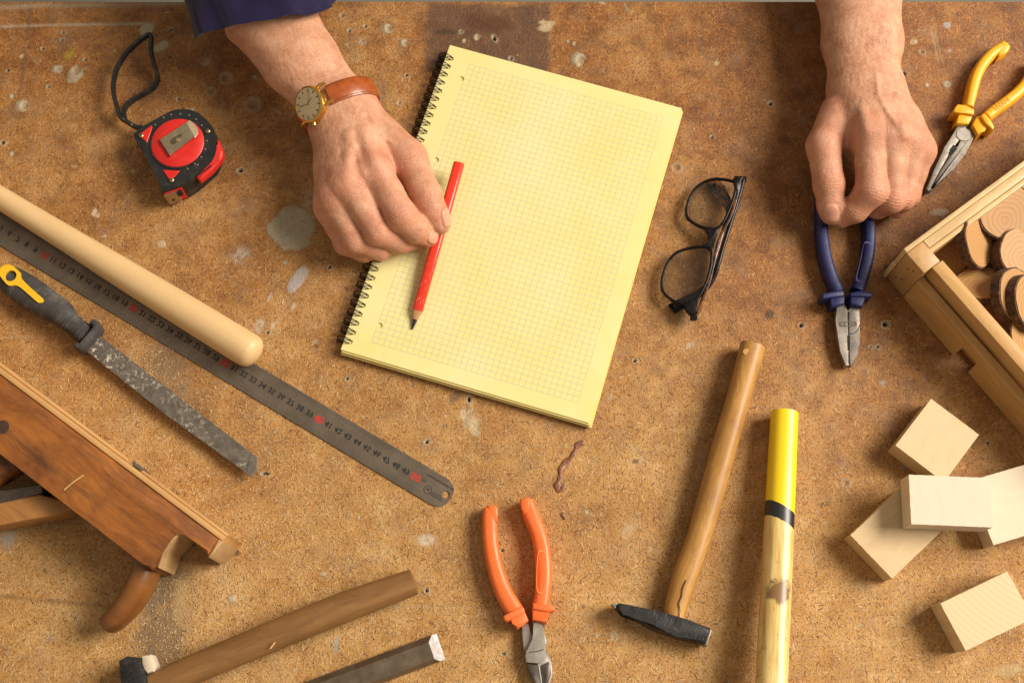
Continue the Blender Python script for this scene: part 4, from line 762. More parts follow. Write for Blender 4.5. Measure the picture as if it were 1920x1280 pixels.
# ------------------------------------------------------------------ glasses resting on their folded temples
cg = C(4.127, 1200, 310)
Mg = frame((1300, 590), (1385, 335)); gl = thing('eyeglasses', 'black framed eyeglasses with folded tortoiseshell temples beside the notebook', 'glasses', Mg)
GB = plain('glossy_black_acetate', (0.005, 0.003, 0.003), 0.3, 0, .2, 60, 0, spec=.3)
t = NT('tortoise_acetate'); v = t.coord(); n = t.noise(v, 130, 4, .6); t.set(Base_Color=t.ramp(n, [(.42, (0.007, 0.004, 0.003)), (.62, (0.20, 0.055, 0.012))]), Roughness=.2); TORT = t.m
def gz(x, y):   # height of the lens plane: brow side high, lower rims low
    bx = np.interp(y, [90, 400, 600, 750, 920, 1150], [790, 700, 600, 560, 520, 450]); return .019-0.010*min(1, max(0, (bx-x)/400))
def g3(pts, dz=0): return [U(*cg(x, y), gz(x, y)+dz) for x, y in pts]
u_l = [(705, 122), (610, 108), (535, 116), (465, 150), (408, 208), (372, 285), (358, 360), (372, 412), (430, 458), (505, 486), (572, 494), (615, 472), (652, 425), (692, 340), (722, 260), (740, 180), (735, 142)]
l_l = [(450, 632), (520, 634), (550, 662), (553, 722), (543, 800), (517, 890), (482, 970), (445, 1030), (390, 1062), (330, 1068), (258, 1048), (200, 1005), (172, 958), (170, 890), (185, 820), (222, 740), (275, 682), (350, 650)]
GLASS = NT('lens_glass').set(Base_Color=(0.97, 0.98, 0.97), Roughness=0.02, Transmission_Weight=1.0, IOR=1.30).m
rims = []
for L_ in (u_l, l_l):
    P = smooth_path(g3(L_), 4, True); rims.append(sweep(P, .00125, .0021, n=10, e=3, closed=True))
    cx = sum(P, Vector())/len(P); b = bmesh.new(); vs = [b.verts.new(p) for p in P]; c0 = b.verts.new(cx+Vector((0, 0, .0018)))
    for i in range(len(vs)): b.faces.new((vs[i], vs[(i+1) % len(vs)], c0))
    r = bmesh.ops.extrude_face_region(b, geom=list(b.faces))
    for q in [g for g in r['geom'] if isinstance(g, bmesh.types.BMVert)]: q.co.z -= .0012
    bmesh.ops.recalc_face_normals(b, faces=b.faces); obj('lens', b, GLASS, gl, 60)
rims.append(prism([tuple(p) for p in smooth_path(g3([(500, 490), (560, 500), (612, 478), (590, 560), (572, 620), (556, 668), (540, 640), (500, 632), (470, 628), (525, 600), (540, 560), (528, 530)]), 3, True)], .0130, .0182, .0008, 2))
rims.append(prism(UP([(715, 112), (735, 84), (785, 88), (792, 110), (765, 200), (742, 250), (746, 170), (735, 130)], .019, cg), .0150, .0205, .0010, 2))
rims.append(prism(UP([(330, 1066), (400, 1062), (450, 1025), (470, 1005), (440, 1110), (425, 1160), (380, 1150), (372, 1120), (345, 1092)], .019, cg), .0135, .0195, .0010, 2))
obj('front_frame', join(*rims), GB, gl, 50)
obj('brow_band', sweep(smooth_path(UP([(783, 100), (735, 290), (690, 420), (625, 540), (592, 640), (568, 760), (535, 900), (490, 1030), (440, 1145)], .017, cg), 4), .0013, .0026, n=10, e=4), TORT, gl, 50)
t1 = [(424, 1172, .014), (455, 1120, .014), (520, 930, .013), (575, 740, .012), (640, 520, .0115), (680, 390, .011), (690, 330, .010), (650, 260, .008), (600, 185, .0065), (552, 112, .0055)]
t2 = [(798, 122, .016), (770, 230, .015), (730, 360, .014), (690, 480, .013), (640, 640, .012), (600, 780, .0105), (560, 880, .009), (480, 975, .0075), (380, 1040, .0065), (290, 1085, .0055), (245, 1115, .0055)]
for tt, m, w_ in ((t1, TORT, [.0016, .0018, .0018, .0018, .0018, .0022, .004, .0060, .0072, .006]), (t2, GB, [.0018, .0019, .002, .002, .002, .0022, .0026, .0035, .0042, .0052, .005])):
    P = smooth_path([U(*cg(x, y), z) for x, y, z in tt], 4); obj('temple', sweep(P, resample(w_, len(P)), resample([.0040]*5+[.0025, .0016, .0014, .0014], len(P)), n=12, e=3), m, gl, 50)
for x, y in ((415, 1178), (797, 108)):
    p = U(*cg(x, y), .016); obj('hinge', box(p-Vector((.003, .0025, .003)), p+Vector((.003, .0025, .002)), .0006, 1), GB, gl, 30)

# ------------------------------------------------------------------ wooden crate and slices
CZ = 0.063
q0, qx, qy = U(1660, 524, 0), U(1920, 822, 0), None
Mcr = frame((1657, 523), (1916, 822)); Mcri = Mcr.inverted(); cr = thing('wooden_crate', 'open slatted pine crate holding round wood slices', 'crate', Mcr)
PINE = wood('pine_x', (0.64, 0.39, 0.155), (0.40, 0.195, 0.052), 0.6, .5, 1.1, 0, .1, blot=.12); PINE_Y = wood('pine_y', (0.72, 0.53, 0.28), (0.48, 0.29, 0.11), 0.6, .5, 1.1, 0, .1, blot=.12, axis='Y'); PINE_Z = wood('pine_z', (0.60, 0.38, 0.17), (0.38, 0.19, 0.06), 0.9, .5, .8, 0, .1, axis='Z')  # x rails: shade of their outer faces put into a redder wood colour
LXc, LYc = 0.30, 0.24
def pk(name, lo, hi, m, bev=.0008): return obj(name, box(lo, hi, bev, 2), m, cr, 30, world=False)
for px_, py2 in ((0, 0), (LXc-.024, 0), (0, LYc-.024), (LXc-.024, LYc-.024)): pk('corner_post', (px_+.0005, py2+.0026, .0005), (px_+.0232, py2+.0215, CZ-.0005), PINE_Z, .0012)
for y0, s in ((0, 1), (LYc, -1)):
    a, b = sorted((y0+s*.0115, y0+s*.0235)); pk('top_rail', (.0235, a, CZ-.025), (LXc-.0248, b, CZ-.0005), PINE)
    a, b = sorted((y0+s*.0018, y0+s*.0097)); 
    prof = [(.0235, .0005), (.0235, .0430), (LXc-.0249, .0430), (LXc-.0249, .0005), (.110, .0005), (.110, .027), (.0912, .027), (.0912, .0005)]
    g = prism(prof, a, b, .0006, 1); g.transform(Matrix(((1, 0, 0, 0), (0, 0, 1, 0), (0, 1, 0, 0), (0, 0, 0, 1)))); bmesh.ops.reverse_faces(g, faces=g.faces); bmesh.ops.recalc_face_normals(g, faces=g.faces)
    obj('bottom_rail', g, PINE, cr, 30, world=False)
for x0, s in ((0, 1), (LXc, -1)):
    a, b = sorted((x0-s*.0040, x0+s*.0003)); pk('top_rail', (a, .0024, CZ-.026), (b, LYc-.0024, CZ+.0012), PINE_Y)
    a, b = sorted((x0+s*.0005, x0+s*.0082)); pk('inner_strip', (a, .0217, CZ-.024), (b, LYc-.0217, CZ-.0003), PINE_Y); a, b = sorted((x0+s*.0084, x0+s*.0125)); pk('ledge_strip', (a, .0237, CZ-.028), (b, LYc-.0237, CZ-.0060), PINE_Y)
    a, b = sorted((x0-s*.0040, x0+s*.0002)); pk('bottom_rail', (a, .0002, .0008), (b, LYc-.0002, .034), PINE_Y)
pk('bottom_board', (.009, .0105, .002), (LXc-.009, LYc-.0105, .0062), plain('crate_floor_ply', (0.36, 0.18, 0.065), .6, 0, .2, 60, .1), .0005)
NAIL = plain('rusty_nail', (0.10, 0.05, 0.03), .6, .4)
for a, b in ((.007, .016), (.012, .022), (.010, .044), (.015, .050)): obj('nail', lathe([(-.0003, 1e-5), (-.0003, .0011), (.0004, .0009), (.0004, 1e-5)], 8, Matrix.Translation((a, .0026, b)) @ Matrix.Rotation(R(90), 4, 'X')), NAIL, cr, 40, world=False)
t = NT('slice_rings'); v = t.coord(); w_ = t.n('ShaderNodeVectorMath', operation='MULTIPLY_ADD', i_0=t.noise(v, 40, 2, col=True), i_1=(.008, .008, 0), i_2=t.map(v, (1, 1, 0), (.001, .002, 0))).outputs[0]
rad = t.n('ShaderNodeVectorMath', operation='LENGTH', i_0=w_).outputs['Value']
oi = t.n('ShaderNodeObjectInfo').outputs['Random']
rg = t.math('FRACT', t.math('MULTIPLY', rad, t.math('ADD', 210.0, t.math('MULTIPLY', oi, 160.0))))
col = t.mix(t.ramp(rg, [(0.0, 0.0), (0.7, 0.25), (0.95, 0.75), (1.0, 0.0)]), (0.46, 0.245, 0.085), (0.26, 0.11, 0.03)); col = t.mix(t.ramp(rad, [(0.0, .6), (.006, 0.)]), col, (0.40, 0.17, 0.05))
col = t.mix(t.ramp(t.noise(v, 60, 5, .7), [(.45, 0.), (.75, .5)]), col, (0.40, 0.22, 0.09)); t.set(Base_Color=col, Roughness=.6, Normal=t.bump(rg, .15, .0005)); SLICE = t.m
t = NT('bark'); v = t.coord(); n = t.noise(v, 220, 6, .7); t.set(Base_Color=t.ramp(n, [(.35, (0.03, 0.014, 0.008)), (.6, (0.13, 0.06, 0.03)), (.75, (0.28, 0.17, 0.09))]), Roughness=.85, Normal=t.bump(n, .9, .002)); BARK = t.m
csl = C(3.282, 1700, 310)
slc = [ # pixel centre in crop, height, radius, thickness, tilt axis angle, tilt, label
 (415, 480, .040, .0215, .0100, 80, 42, 'wood slice tilted on its bark edge facing away from the crate corner'),
 (600, 292, .042, .0235, .0100, 25, 16, 'broad wood slice with fine rings lying on top of the pile'),
 (225, 575, .017, .0215, .0090, 0, 5, 'small wood slice lying low by the crate corner post'),
 (462, 742, .030, .0215, .0085, 8, -28, 'cracked oval wood slice leaning along the slotted crate side'),
 (660, 548, .034, .0195, .0140, 75, 16, 'rough wood slice with knotty face and thick bark'),
 (655, 805, .038, .0245, .0100, 76, 36, 'wood slice standing steeply beside the cracked oval one'),
 (745, 850, .042, .0235, .0095, 78, 36, 'pale wood slice standing right behind the steep one'),
 (775, 140, .036, .0240, .0100, 45, 14, 'wood slice leaning against the upper crate wall'),
 (700, 1035, .030, .0205, .0090, 78, 36, 'wood slice half sunk far along the slotted crate side'),
 (520, 560, .016, .0255, .0095, 20, 4, 'shaded wood slice lying under the tilted one'),
 (590, 960, .012, .0230, .0095, 0, 3, 'dim wood slice lying on the crate floor by the slot'),
 (730, 420, .030, .0220, .0100, 60, 20, 'wood slice wedged between the broad one and the knotty one'),
 (330, 470, .012, .0220, .0090, 15, 3, 'wood slice on the crate floor behind the tilted one')]
for k, (x, y, z, r, th, az, ti, lab) in enumerate(slc):
    c0 = U(*csl(x, y), z); Ms = Matrix.Translation(c0) @ Matrix.Rotation(R(az), 4, 'Z') @ Matrix.Rotation(R(ti), 4, 'X')
    s = thing('wood_slice', lab, 'wood slice', Ms, 'wood slices in the crate'); rs = random.Random(k); ph = [rs.uniform(0, 6.28) for _ in range(4)]
    out = [(r*(1+.05*math.sin(2*a+ph[0])+.03*math.sin(3*a+ph[1])+.012*math.sin(7*a+ph[2]))*math.cos(a)*1.02, r*(1+.05*math.sin(2*a+ph[0])+.03*math.sin(3*a+ph[1])+.012*math.sin(7*a+ph[2]))*math.sin(a)) for a in np.linspace(0, 2*math.pi, 49)[:-1]]
    obj('cut_face', prism(out, -th/2, th/2, .0004, 1), SLICE, s, 40, world=False)
    obj('bark_ring', holed([(a*1.055+rs.uniform(-.0004, .0004), b*1.055+rs.uniform(-.0004, .0004)) for a, b in out], [[(a*1.002, b*1.002) for a, b in out]], -th/2+.0006, th/2-.0007), BARK, s, 50, world=False)

# ------------------------------------------------------------------ loose wood blocks
c7 = C(2.286, 1560, 720)
bl_ = [([(475, 68), (627, 256), (476, 375), (228, 262)], .0255, 0, 'rough-sawn yellowish wood block nearest the crate', (0.68, 0.52, 0.31), (0.57, 0.40, 0.21)),
       ([(282, 400), (432, 625), (294, 828), (96, 696)], .0235, 0, 'yellowish wood block under the left end of the top block', (0.68, 0.51, 0.30), (0.56, 0.38, 0.19)),
       ([(690, 405), (900, 350), (930, 590), (584, 700)], .0235, 0, 'white wood block under the right end of the top block', (0.69, 0.59, 0.46), (0.60, 0.48, 0.33)),
       ([(334, 386), (684, 404), (680, 611), (334, 600)], .0500, .0258, 'smooth white wood block lying across two others', (0.69, 0.59, 0.47), (0.63, 0.51, 0.37)),
       ([(748, 795), (850, 985), (585, 1158), (466, 946)], .0265, 0, 'separate wood block with curved end-grain rings', (0.58, 0.38, 0.16), (0.42, 0.24, 0.085))]
for k, (pts, zt, zb, lab, li, da) in enumerate(bl_):
    W_ = UP(pts, zt, c7); cen = sum(W_, Vector())/4; e1 = ((W_[1]-W_[0])+(W_[2]-W_[3])).normalized(); Mb_ = Matrix.Translation((cen.x, cen.y, zb)) @ Matrix.Rotation(math.atan2(e1.y, e1.x), 4, 'Z')
    b = thing('wood_block', lab, 'wood block', Mb_, 'loose wood blocks')
    l1 = ((W_[1]-W_[0]).length+(W_[2]-W_[3]).length)/2; l2 = ((W_[3]-W_[0]).length+(W_[2]-W_[1]).length)/2
    m = wood('block_wood_%d' % k, li, da, .8, .6, 1.0, 0, 0, axis='X' if k in (2,) else 'Y', blot=.12)
    if k == 4:
        t = NT('end_grain_rings'); v = t.coord(); d_ = t.n('ShaderNodeVectorMath', operation='LENGTH', i_0=t.map(v, (1, 1, 0), (.05, -.10, 0))).outputs['Value']
        rg = t.math('FRACT', t.math('ADD', t.math('MULTIPLY', d_, 210.0), t.math('MULTIPLY', t.noise(v, 30, 3), .8))); t.set(Base_Color=t.mix(t.ramp(rg, [(0, 0.), (.8, .6), (1, .1)]), (0.68, 0.52, 0.31), (0.58, 0.41, 0.22)), Roughness=.65, Normal=t.bump(t.noise(v, 400, 4), .2, .0005)); m = t.m
    g = bmesh.new(); bmesh.ops.create_cube(g, size=1)
    for v_ in g.verts: v_.co = Vector((v_.co.x*l1, v_.co.y*l2, (v_.co.z+.5)*(zt-zb)+.0004))
    bmesh.ops.subdivide_edges(g, edges=g.edges, cuts=24, use_grid_fill=True)
    for v_ in g.verts:   # slightly ragged saw edges
        n_ = sum(abs(abs(v_.co[i])-h) < 1e-5 for i, h in ((0, l1/2), (1, l2/2)))+(abs(v_.co.z-(zt-zb)-.0004) < 1e-5)+(abs(v_.co.z-.0004) < 1e-5)
        if n_ >= 2 and v_.co.z > .002: v_.co += Vector([random.uniform(-.00012, .00006)*(1 if random.random() < .85 else 2.5) for _ in range(3)])
    obj('block', g, m, b, 30, world=False)

# ------------------------------------------------------------------ dried glue drip, splinters
cdp = C(3.2, 840, 800)
GLUE = plain('dried_brown_glue', (0.20, 0.075, 0.04), .32, 0, .5, 160, .6, .7, (0.42, 0.27, 0.15), dsc=200)
P = smooth_path([U(*cdp(x, y), .0008) for x, y in ((812, 92), (785, 105), (765, 140), (735, 185), (700, 220), (675, 265), (672, 310), (658, 345), (665, 378), (688, 372), (690, 345))], 6)
hwp = [.0021+.0007*math.sin(i*.33)+.0004*math.sin(i*.9+1) for i in range(len(P))]
dr = obj('glue_drip', sweep(P, hwp, [.0007+.0003*math.sin(i*.5) for i in range(len(P))], n=12, e=2), GLUE, None, 70); tag(dr, 'glossy reddish-brown drip of dried glue on the bench above the orange pliers', 'glue drip')
dr = obj('glue_drip', sweep(smooth_path([U(*cdp(x, y), .0006) for x, y in ((688, 512), (695, 535), (703, 553))], 5), [.0008, .0012, .0016, .0019, .0018, .0016, .0014, .0013, .0012, .001, .0008], .0007, n=10), GLUE, None, 70); tag(dr, 'tiny bead of dried brown glue below the longer drip', 'glue drip')
SPL = plain('pale_splinter', (0.66, 0.42, 0.18), .6)
def splinter(pts, z, w_, lab):
    s = obj('wood_splinter', sweep([U(x, y, z) for x, y in pts], w_, .0003, n=6, cap=0), SPL, None, 0); tag(s, lab, 'splinter', 'wood splinters')
splinter([(960, 1280), (985, 1228), (1014, 1178)], .0006, .0004, 'thin amber straw passing under the side cutters')
splinter([(120, 918), (138, 903), (157, 890)], PZ+.0006, .0005, 'pale splinter lying on the side of the wooden plane')
splinter([(507, 1215), (516, 1203)], .0295, .0006, 'pale splinter resting on the weathered hammer handle')

# ------------------------------------------------------------------ sawdust: fine loose chips nobody could count, thicker round the cutting tools
chips = []
def chip(x, y, L_, W_, H_, a, zb):
    c_, s_ = math.cos(a), math.sin(a); k = len(CV); p = U(x, y, zb); ti_ = random.uniform(-.3, .3)
    for dx, dy, dz in ((-1, -1, 0), (1, -1, 0), (1, 1, 0), (-1, 1, 0), (-.8, -.7, 1), (.8, -.7, 1), (.8, .7, 1), (-.8, .7, 1)):
        CV.append((p.x+dx*L_*c_-dy*W_*s_, p.y+dx*L_*s_+dy*W_*c_, zb+dz*H_+dx*ti_*H_*.5+.0002))
    CF.extend(tuple(k+i for i in f) for f in ((0, 3, 2, 1), (4, 5, 6, 7), (0, 1, 5, 4), (1, 2, 6, 5), (2, 3, 7, 6), (3, 0, 4, 7)))
CV, CF = [], []
spots = [(320, 700, 55, 90, 420), (315, 1150, 45, 90, 420), (420, 830, 140, 90, 380), (150, 700, 120, 70, 260), (560, 600, 130, 110, 260), (430, 1040, 120, 80, 300), (700, 1000, 250, 150, 500), (1180, 1000, 160, 170, 420), (1620, 700, 160, 120, 200), (900, 900, 900, 500, 1500)]
for cx, cy_, sx_, sy_, n in spots:
    for _ in range(n):
        x, y = random.gauss(cx, sx_), random.gauss(cy_, sy_)
        if 0 < x < 1920 and 6 < y < 1285: q = random.random(); chip(x, y, random.uniform(.0003, .0009)*(1+1.6*(q > .93)), random.uniform(.0002, .0004), random.uniform(.0002, .0005), random.uniform(0, 3.14), 0.0)
sd_ = obj('sawdust', (CV, CF), plain('sawdust_chips', (0.62, 0.43, 0.22), .8, 0, .3, 300, 0), None, 0); tag(sd_, 'fine pale sawdust scattered over the bench', 'sawdust', kind='stuff')

# ------------------------------------------------------------------ person: two bare forearms and hands, one skin mesh grown from a distance field
def V3(j): return np.array(U(j[0], j[1], j[2]), np.float64)
def cap(P, a, b, ra, rb):
    ab = b-a; t = np.clip(((P-a) @ ab)/(ab @ ab), 0, 1); return np.linalg.norm(P-a-t[:, None]*ab, axis=1)-(ra+(rb-ra)*t)
def smin(a, b, k):
    h = np.clip(0.5+0.5*(b-a)/k, 0, 1); return b*(1-h)+a*h-k*h*(1-h)
class Hand: pass
def build_field(h):
    J = h.J; h.JJ = {}
    for nm, c_ in J.items():   # fingers narrow a little between their joints
        a, b = c_[0], c_[1]; mid_ = tuple((a[i]+b[i])/2 for i in range(3))+((a[3]+b[3])/2*.93,); h.JJ[nm] = [a, mid_]+list(c_[1:])
    h.webs = []
    for n0, n1 in zip(h.fingers[:-1], h.fingers[1:]):
        m0 = (V3(J[n0][0])+V3(J[n1][0]))/2; m1 = (V3(J[n0][1])+V3(J[n1][1]))/2; dn = np.array((0, 0, -.0035))
        h.webs.append(((m0+dn*.3, .0118), (m0+(m1-m0)*.46+dn, .0084)))
    def chain(P, pts, k=.004):
        d = None
        for a, b in zip(pts[:-1], pts[1:]):
            q = cap(P, V3(a), V3(b), a[3], b[3]); d = q if d is None else smin(d, q, k)
        return d
    def f(P):
        P = np.asarray(P, np.float64); d = None
        far = np.linalg.norm(P-h.cen, axis=1) > h.rad
        if far.any() and not far.all():
            out = np.empty(len(P)); out[far] = f(P[far]); out[~far] = f(P[~far]); return out
        for c_ in h.arm: q = chain(P, c_, .01); d = q if d is None else smin(d, q, .022)
        if far.all(): return d
        pal = None
        for c_ in h.palm: q = chain(P, c_, .006); pal = q if pal is None else smin(pal, q, h.kp)
        d = smin(d, pal, .016)
        d = d+0.00016*np.sin(P[:, 0]*760+2*np.sin(P[:, 1]*430))*np.sin(P[:, 1]*690+1.7*np.sin(P[:, 2]*520+P[:, 0]*300))
        for pl_, r_, k_ in h.ridges:
            for a, b in zip(pl_[:-1], pl_[1:]): d = smin(d, cap(P, a, b, r_, r_), k_)
        for w0, w1 in h.webs: d = smin(d, cap(P, w0[0], w1[0], w0[1], w1[1]), .006)
        fi = None
        for nm in h.fingers: q = chain(P, h.JJ[nm], .0035); fi = q if fi is None else smin(fi, q, .0012)
        d = smin(d, fi, .0075)
        th = chain(P, J['thumb'], .005); d = smin(d, th, .0030)
        for c_ in h.web: d = smin(d, chain(P, c_, .006), .010)
        for c_, a, n in h.creases:
            c0 = V3(c_); r = c_[3]; q = P-c0; s = q @ a; e = np.exp(-(s/(r*.50))**2)*np.clip((q @ n)/r, 0, 1)*np.exp(-(np.linalg.norm(q, axis=1)/(2.2*r))**4)
            d = d+e*(0.00038*np.cos(s/0.0036*2*np.pi+2.2*np.sin((q @ np.cross(a, n))*260+r*900)+s*500)-0.0002)
        for c0, a, n, L_, W_ in h.nails:
            q = P-c0; x, y, z = (q @ a)/L_, (q @ np.cross(n, a))/W_, (q @ n)
            e = np.sqrt(np.abs(x)**3+np.abs(y)**3+1e-9)**(2/3)
            d = d-0.00045*sstep(1.1, .92, e)*sstep(-.006, .0, z)+0.0006*np.exp(-((e-1.12)/.13)**2)*sstep(-.006, .0, z)*(x < .75)
        return d
    return f
def surface_nets(f, lo, hi, h):
    lo = np.array(lo); n = np.ceil((np.array(hi)-lo)/h).astype(int)+1; s = 5; n = ((n+s-1)//s)*s+1
    cn = (n-1)//s+1; g = np.stack(np.meshgrid(*[np.arange(k) for k in cn], indexing='ij'), -1).reshape(-1, 3)
    dc = np.concatenate([f(c) for c in np.array_split(lo+g*h*s, max(1, len(g)//200000))]).reshape(cn)
    near = np.abs(dc) < h*s*1.0
    blk = near[:-1, :-1, :-1].copy()
    for dx in (0, 1):
        for dy in (0, 1):
            for dz in (0, 1): blk |= near[dx:cn[0]-1+dx, dy:cn[1]-1+dy, dz:cn[2]-1+dz]
    Fd = np.repeat(np.repeat(np.repeat(dc[:-1, :-1, :-1], s, 0), s, 1), s, 2); Fd = np.pad(Fd, ((0, 1),)*3, mode='edge')
    act = np.repeat(np.repeat(np.repeat(blk, s, 0), s, 1), s, 2); act = np.pad(act, ((0, 1),)*3)
    a2 = act.copy()
    for ax in range(3): a2 |= np.roll(a2, 1, ax)
    ii = np.argwhere(a2); val = np.concatenate([f(c) for c in np.array_split(lo+ii*h, max(1, len(ii)//150000))]); Fd[ii[:, 0], ii[:, 1], ii[:, 2]] = val
    S = Fd < 0; c8 = [(x, y, z) for x in (0, 1) for y in (0, 1) for z in (0, 1)]
    sl = lambda A, o: A[o[0]:A.shape[0]-1+o[0], o[1]:A.shape[1]-1+o[1], o[2]:A.shape[2]-1+o[2]]
    cnt = sum(sl(S, o).astype(np.int8) for o in c8); cells = np.argwhere((cnt > 0) & (cnt < 8)); idx = -np.ones(cnt.shape, np.int64); idx[tuple(cells.T)] = np.arange(len(cells))
    acc = np.zeros((len(cells), 3)); num = np.zeros(len(cells))
    for o in c8:
        for ax in range(3):
            if o[ax]: continue
            o2 = list(o); o2[ax] = 1; A = Fd[tuple((cells+np.array(o)).T)]; B = Fd[tuple((cells+np.array(o2)).T)]; m = (A < 0) != (B < 0)
            t = np.where(m, A/np.where(m, A-B, 1), 0); p = np.array(o, float)+t[:, None]*(np.array(o2)-np.array(o)); acc += p*m[:, None]; num += m
    Vv = lo+(cells+acc/num[:, None])*h; Q = []
    for ax in range(3):
        o1, o2 = [(1, 2), (2, 0), (0, 1)][ax]
        A = S; B = np.roll(S, -1, ax); m = A != B; m[(slice(None),)*ax+(-1,)] = False
        e = np.argwhere(m); e = e[(e[:, o1] > 0) & (e[:, o2] > 0) & (e[:, o1] < S.shape[o1]-1) & (e[:, o2] < S.shape[o2]-1)]
        d1 = np.zeros(3, int); d1[o1] = 1; d2 = np.zeros(3, int); d2[o2] = 1
        q = np.stack([idx[tuple((e-d1-d2).T)], idx[tuple((e-d2).T)], idx[tuple(e.T)], idx[tuple((e-d1).T)]], 1)
        fl_ = A[tuple(e.T)]; q[~fl_] = q[~fl_][:, ::-1]; Q.append(q[(q >= 0).all(1)])
    return Vv, np.concatenate(Q)
def nrm(v): v = np.array(v, float); return v/np.linalg.norm(v)
def axis_of(a, b): return nrm(V3(b)-V3(a))

# hand with the watch (fingers on the pencil)
A = Hand(); A.kp = .015; A.cen = V3((690, 340, .04)); A.rad = .135
A.arm = [[(408, -120, .066, .034), (466, 18, .062, .0300), (543, 124, .054, .0232), (620, 217, .048, .0182), (640, 245, .048, .017)],
         [(470, -150, .064, .032), (518, 0, .062, .0288), (586, 108, .054, .0224), (654, 190, .048, .0178), (678, 215, .048, .017)]]
A.J = dict(index=[(704, 318, .060, .0142), (752, 404, .052, .0140), (781, 431, .040, .0118), (802, 444, .029, .0094)],
           middle=[(650, 342, .060, .0140), (708, 432, .044, .0130), (750, 452, .028, .0112), (776, 450, .022, .0094)],
           ring=[(624, 366, .050, .0132), (666, 450, .035, .0122), (712, 466, .023, .0105), (738, 458, .020, .0088)],
           pinky=[(617, 392, .037, .0122), (648, 456, .024, .0106), (682, 472, .018, .0094), (706, 466, .018, .0082)],
           thumb=[(690, 228, .046, .0175), (766, 296, .047, .0162), (799, 368, .043, .0140), (815, 404, .037, .0120), (825, 420, .0335, .0096)])
A.fingers = ['index', 'middle', 'ring', 'pinky']
A.palm = [[(662, 200, .049, .0175), (690, 262, .054, .0155), (706, 318, .059, .0135)], [(650, 210, .050, .0175), (660, 275, .056, .0155), (648, 342, .059, .0135)],
          [(632, 225, .048, .0175), (634, 295, .050, .0155), (623, 366, .049, .0130)], [(622, 240, .044, .0155), (622, 320, .040, .0142), (618, 392, .037, .0118)], [(640, 260, .032, .018), (655, 350, .035, .016)]]
A.web = [[(715, 262, .044, .0130), (745, 312, .044, .0085)]]
A.tendon = [[(676, 232, .0655, .0030), (704, 305, .0710, .0036)], [(650, 235, .0655, .0025), (646, 330, .0710, .0032)], [(632, 250, .0625, .002), (620, 350, .0615, .003)]]
def crease(h, nm, i, n):
    a = h.J[nm][i]; return (a, axis_of(h.J[nm][i-1], h.J[nm][i+1]), nrm(n))
A.creases = [crease(A, 'index', 1, (.2, -.3, .9)), crease(A, 'middle', 1, (.1, -.5, .8)), crease(A, 'ring', 1, (0, -.5, .8)), crease(A, 'thumb', 2, (.5, .1, .85)), crease(A, 'index', 2, (.3, -.4, .8))]
def nail(h, nm, n, L_, W_, back=.4, i=-1):
    t_, p_ = V3(h.J[nm][i]), V3(h.J[nm][i-1]); a = nrm(t_-p_); n = nrm(n); n = nrm(n-a*(n @ a)); r = h.J[nm][i][3]
    return (t_-a*L_*back+n*r*.75, a, n, L_, W_)
A.nails = [nail(A, 'thumb', (.80, .1, .60), .0080, .0066, .25), nail(A, 'index', (.75, -.45, .5), .0062, .0055, .15)]
# bare hand on the blue pliers
B = Hand(); B.kp = .015; B.cen = V3((1630, 280, .04)); B.rad = .125
B.arm = [[(1578, -130, .046, .034), (1586, -20, .044, .0268), (1591, 80, .043, .0228), (1596, 165, .044, .0192), (1598, 195, .046, .017)],
         [(1640, -130, .046, .034), (1634, -20, .044, .0268), (1643, 80, .043, .0228), (1648, 163, .044, .0186), (1652, 195, .046, .017)]]
B.J = dict(index=[(1630, 250, .062, .0140), (1634, 357, .048, .0142), (1603, 393, .033, .0118), (1579, 408, .023, .0094)],
           middle=[(1673, 252, .062, .0138), (1671, 374, .040, .0124), (1645, 388, .024, .0105), (1610, 372, .018, .0090)],
           ring=[(1706, 262, .054, .0130), (1692, 372, .033, .0113), (1680, 388, .020, .0098), (1664, 382, .014, .0082)],
           pinky=[(1727, 284, .045, .0120), (1704, 368, .026, .0100), (1692, 380, .017, .0088), (1678, 376, .013, .0078)],
           thumb=[(1574, 212, .045, .0178), (1544, 274, .046, .0150), (1554, 346, .040, .0134), (1558, 386, .032, .0118), (1559, 402, .028, .0096)])
B.fingers = ['index', 'middle', 'ring', 'pinky']
B.palm = [[(1600, 180, .049, .0175), (1615, 220, .055, .0155), (1633, 250, .061, .0135)], [(1622, 178, .050, .0175), (1650, 218, .056, .0155), (1675, 252, .061, .0135)],
          [(1642, 178, .049, .0170), (1678, 222, .053, .0150), (1708, 262, .053, .0130)], [(1656, 180, .046, .0165), (1695, 232, .046, .0145), (1728, 284, .045, .0118)], [(1600, 240, .036, .018), (1680, 300, .036, .018)]]
B.web = [[(1585, 235, .046, .0130), (1606, 272, .046, .0085)]]
B.tendon = [[(1618, 190, .0625, .0030), (1633, 245, .0735, .0036)], [(1632, 185, .0630, .0028), (1675, 248, .0735, .0034)], [(1650, 190, .0620, .0025), (1705, 255, .0655, .003)], [(1640, 150, .0625, .0016), (1650, 185, .0650, .0020), (1682, 224, .0668, .0018)]]
B.creases = [crease(B, 'index', 1, (.1, -.4, .9)), crease(B, 'middle', 1, (.1, -.5, .8)), crease(B, 'ring', 1, (.1, -.5, .8)), crease(B, 'thumb', 2, (-.1, 0, 1)), crease(B, 'index', 2, (-.3, -.5, .8))]
B.nails = [nail(B, 'thumb', (-.30, -.15, .95), .0085, .0070, .30)]
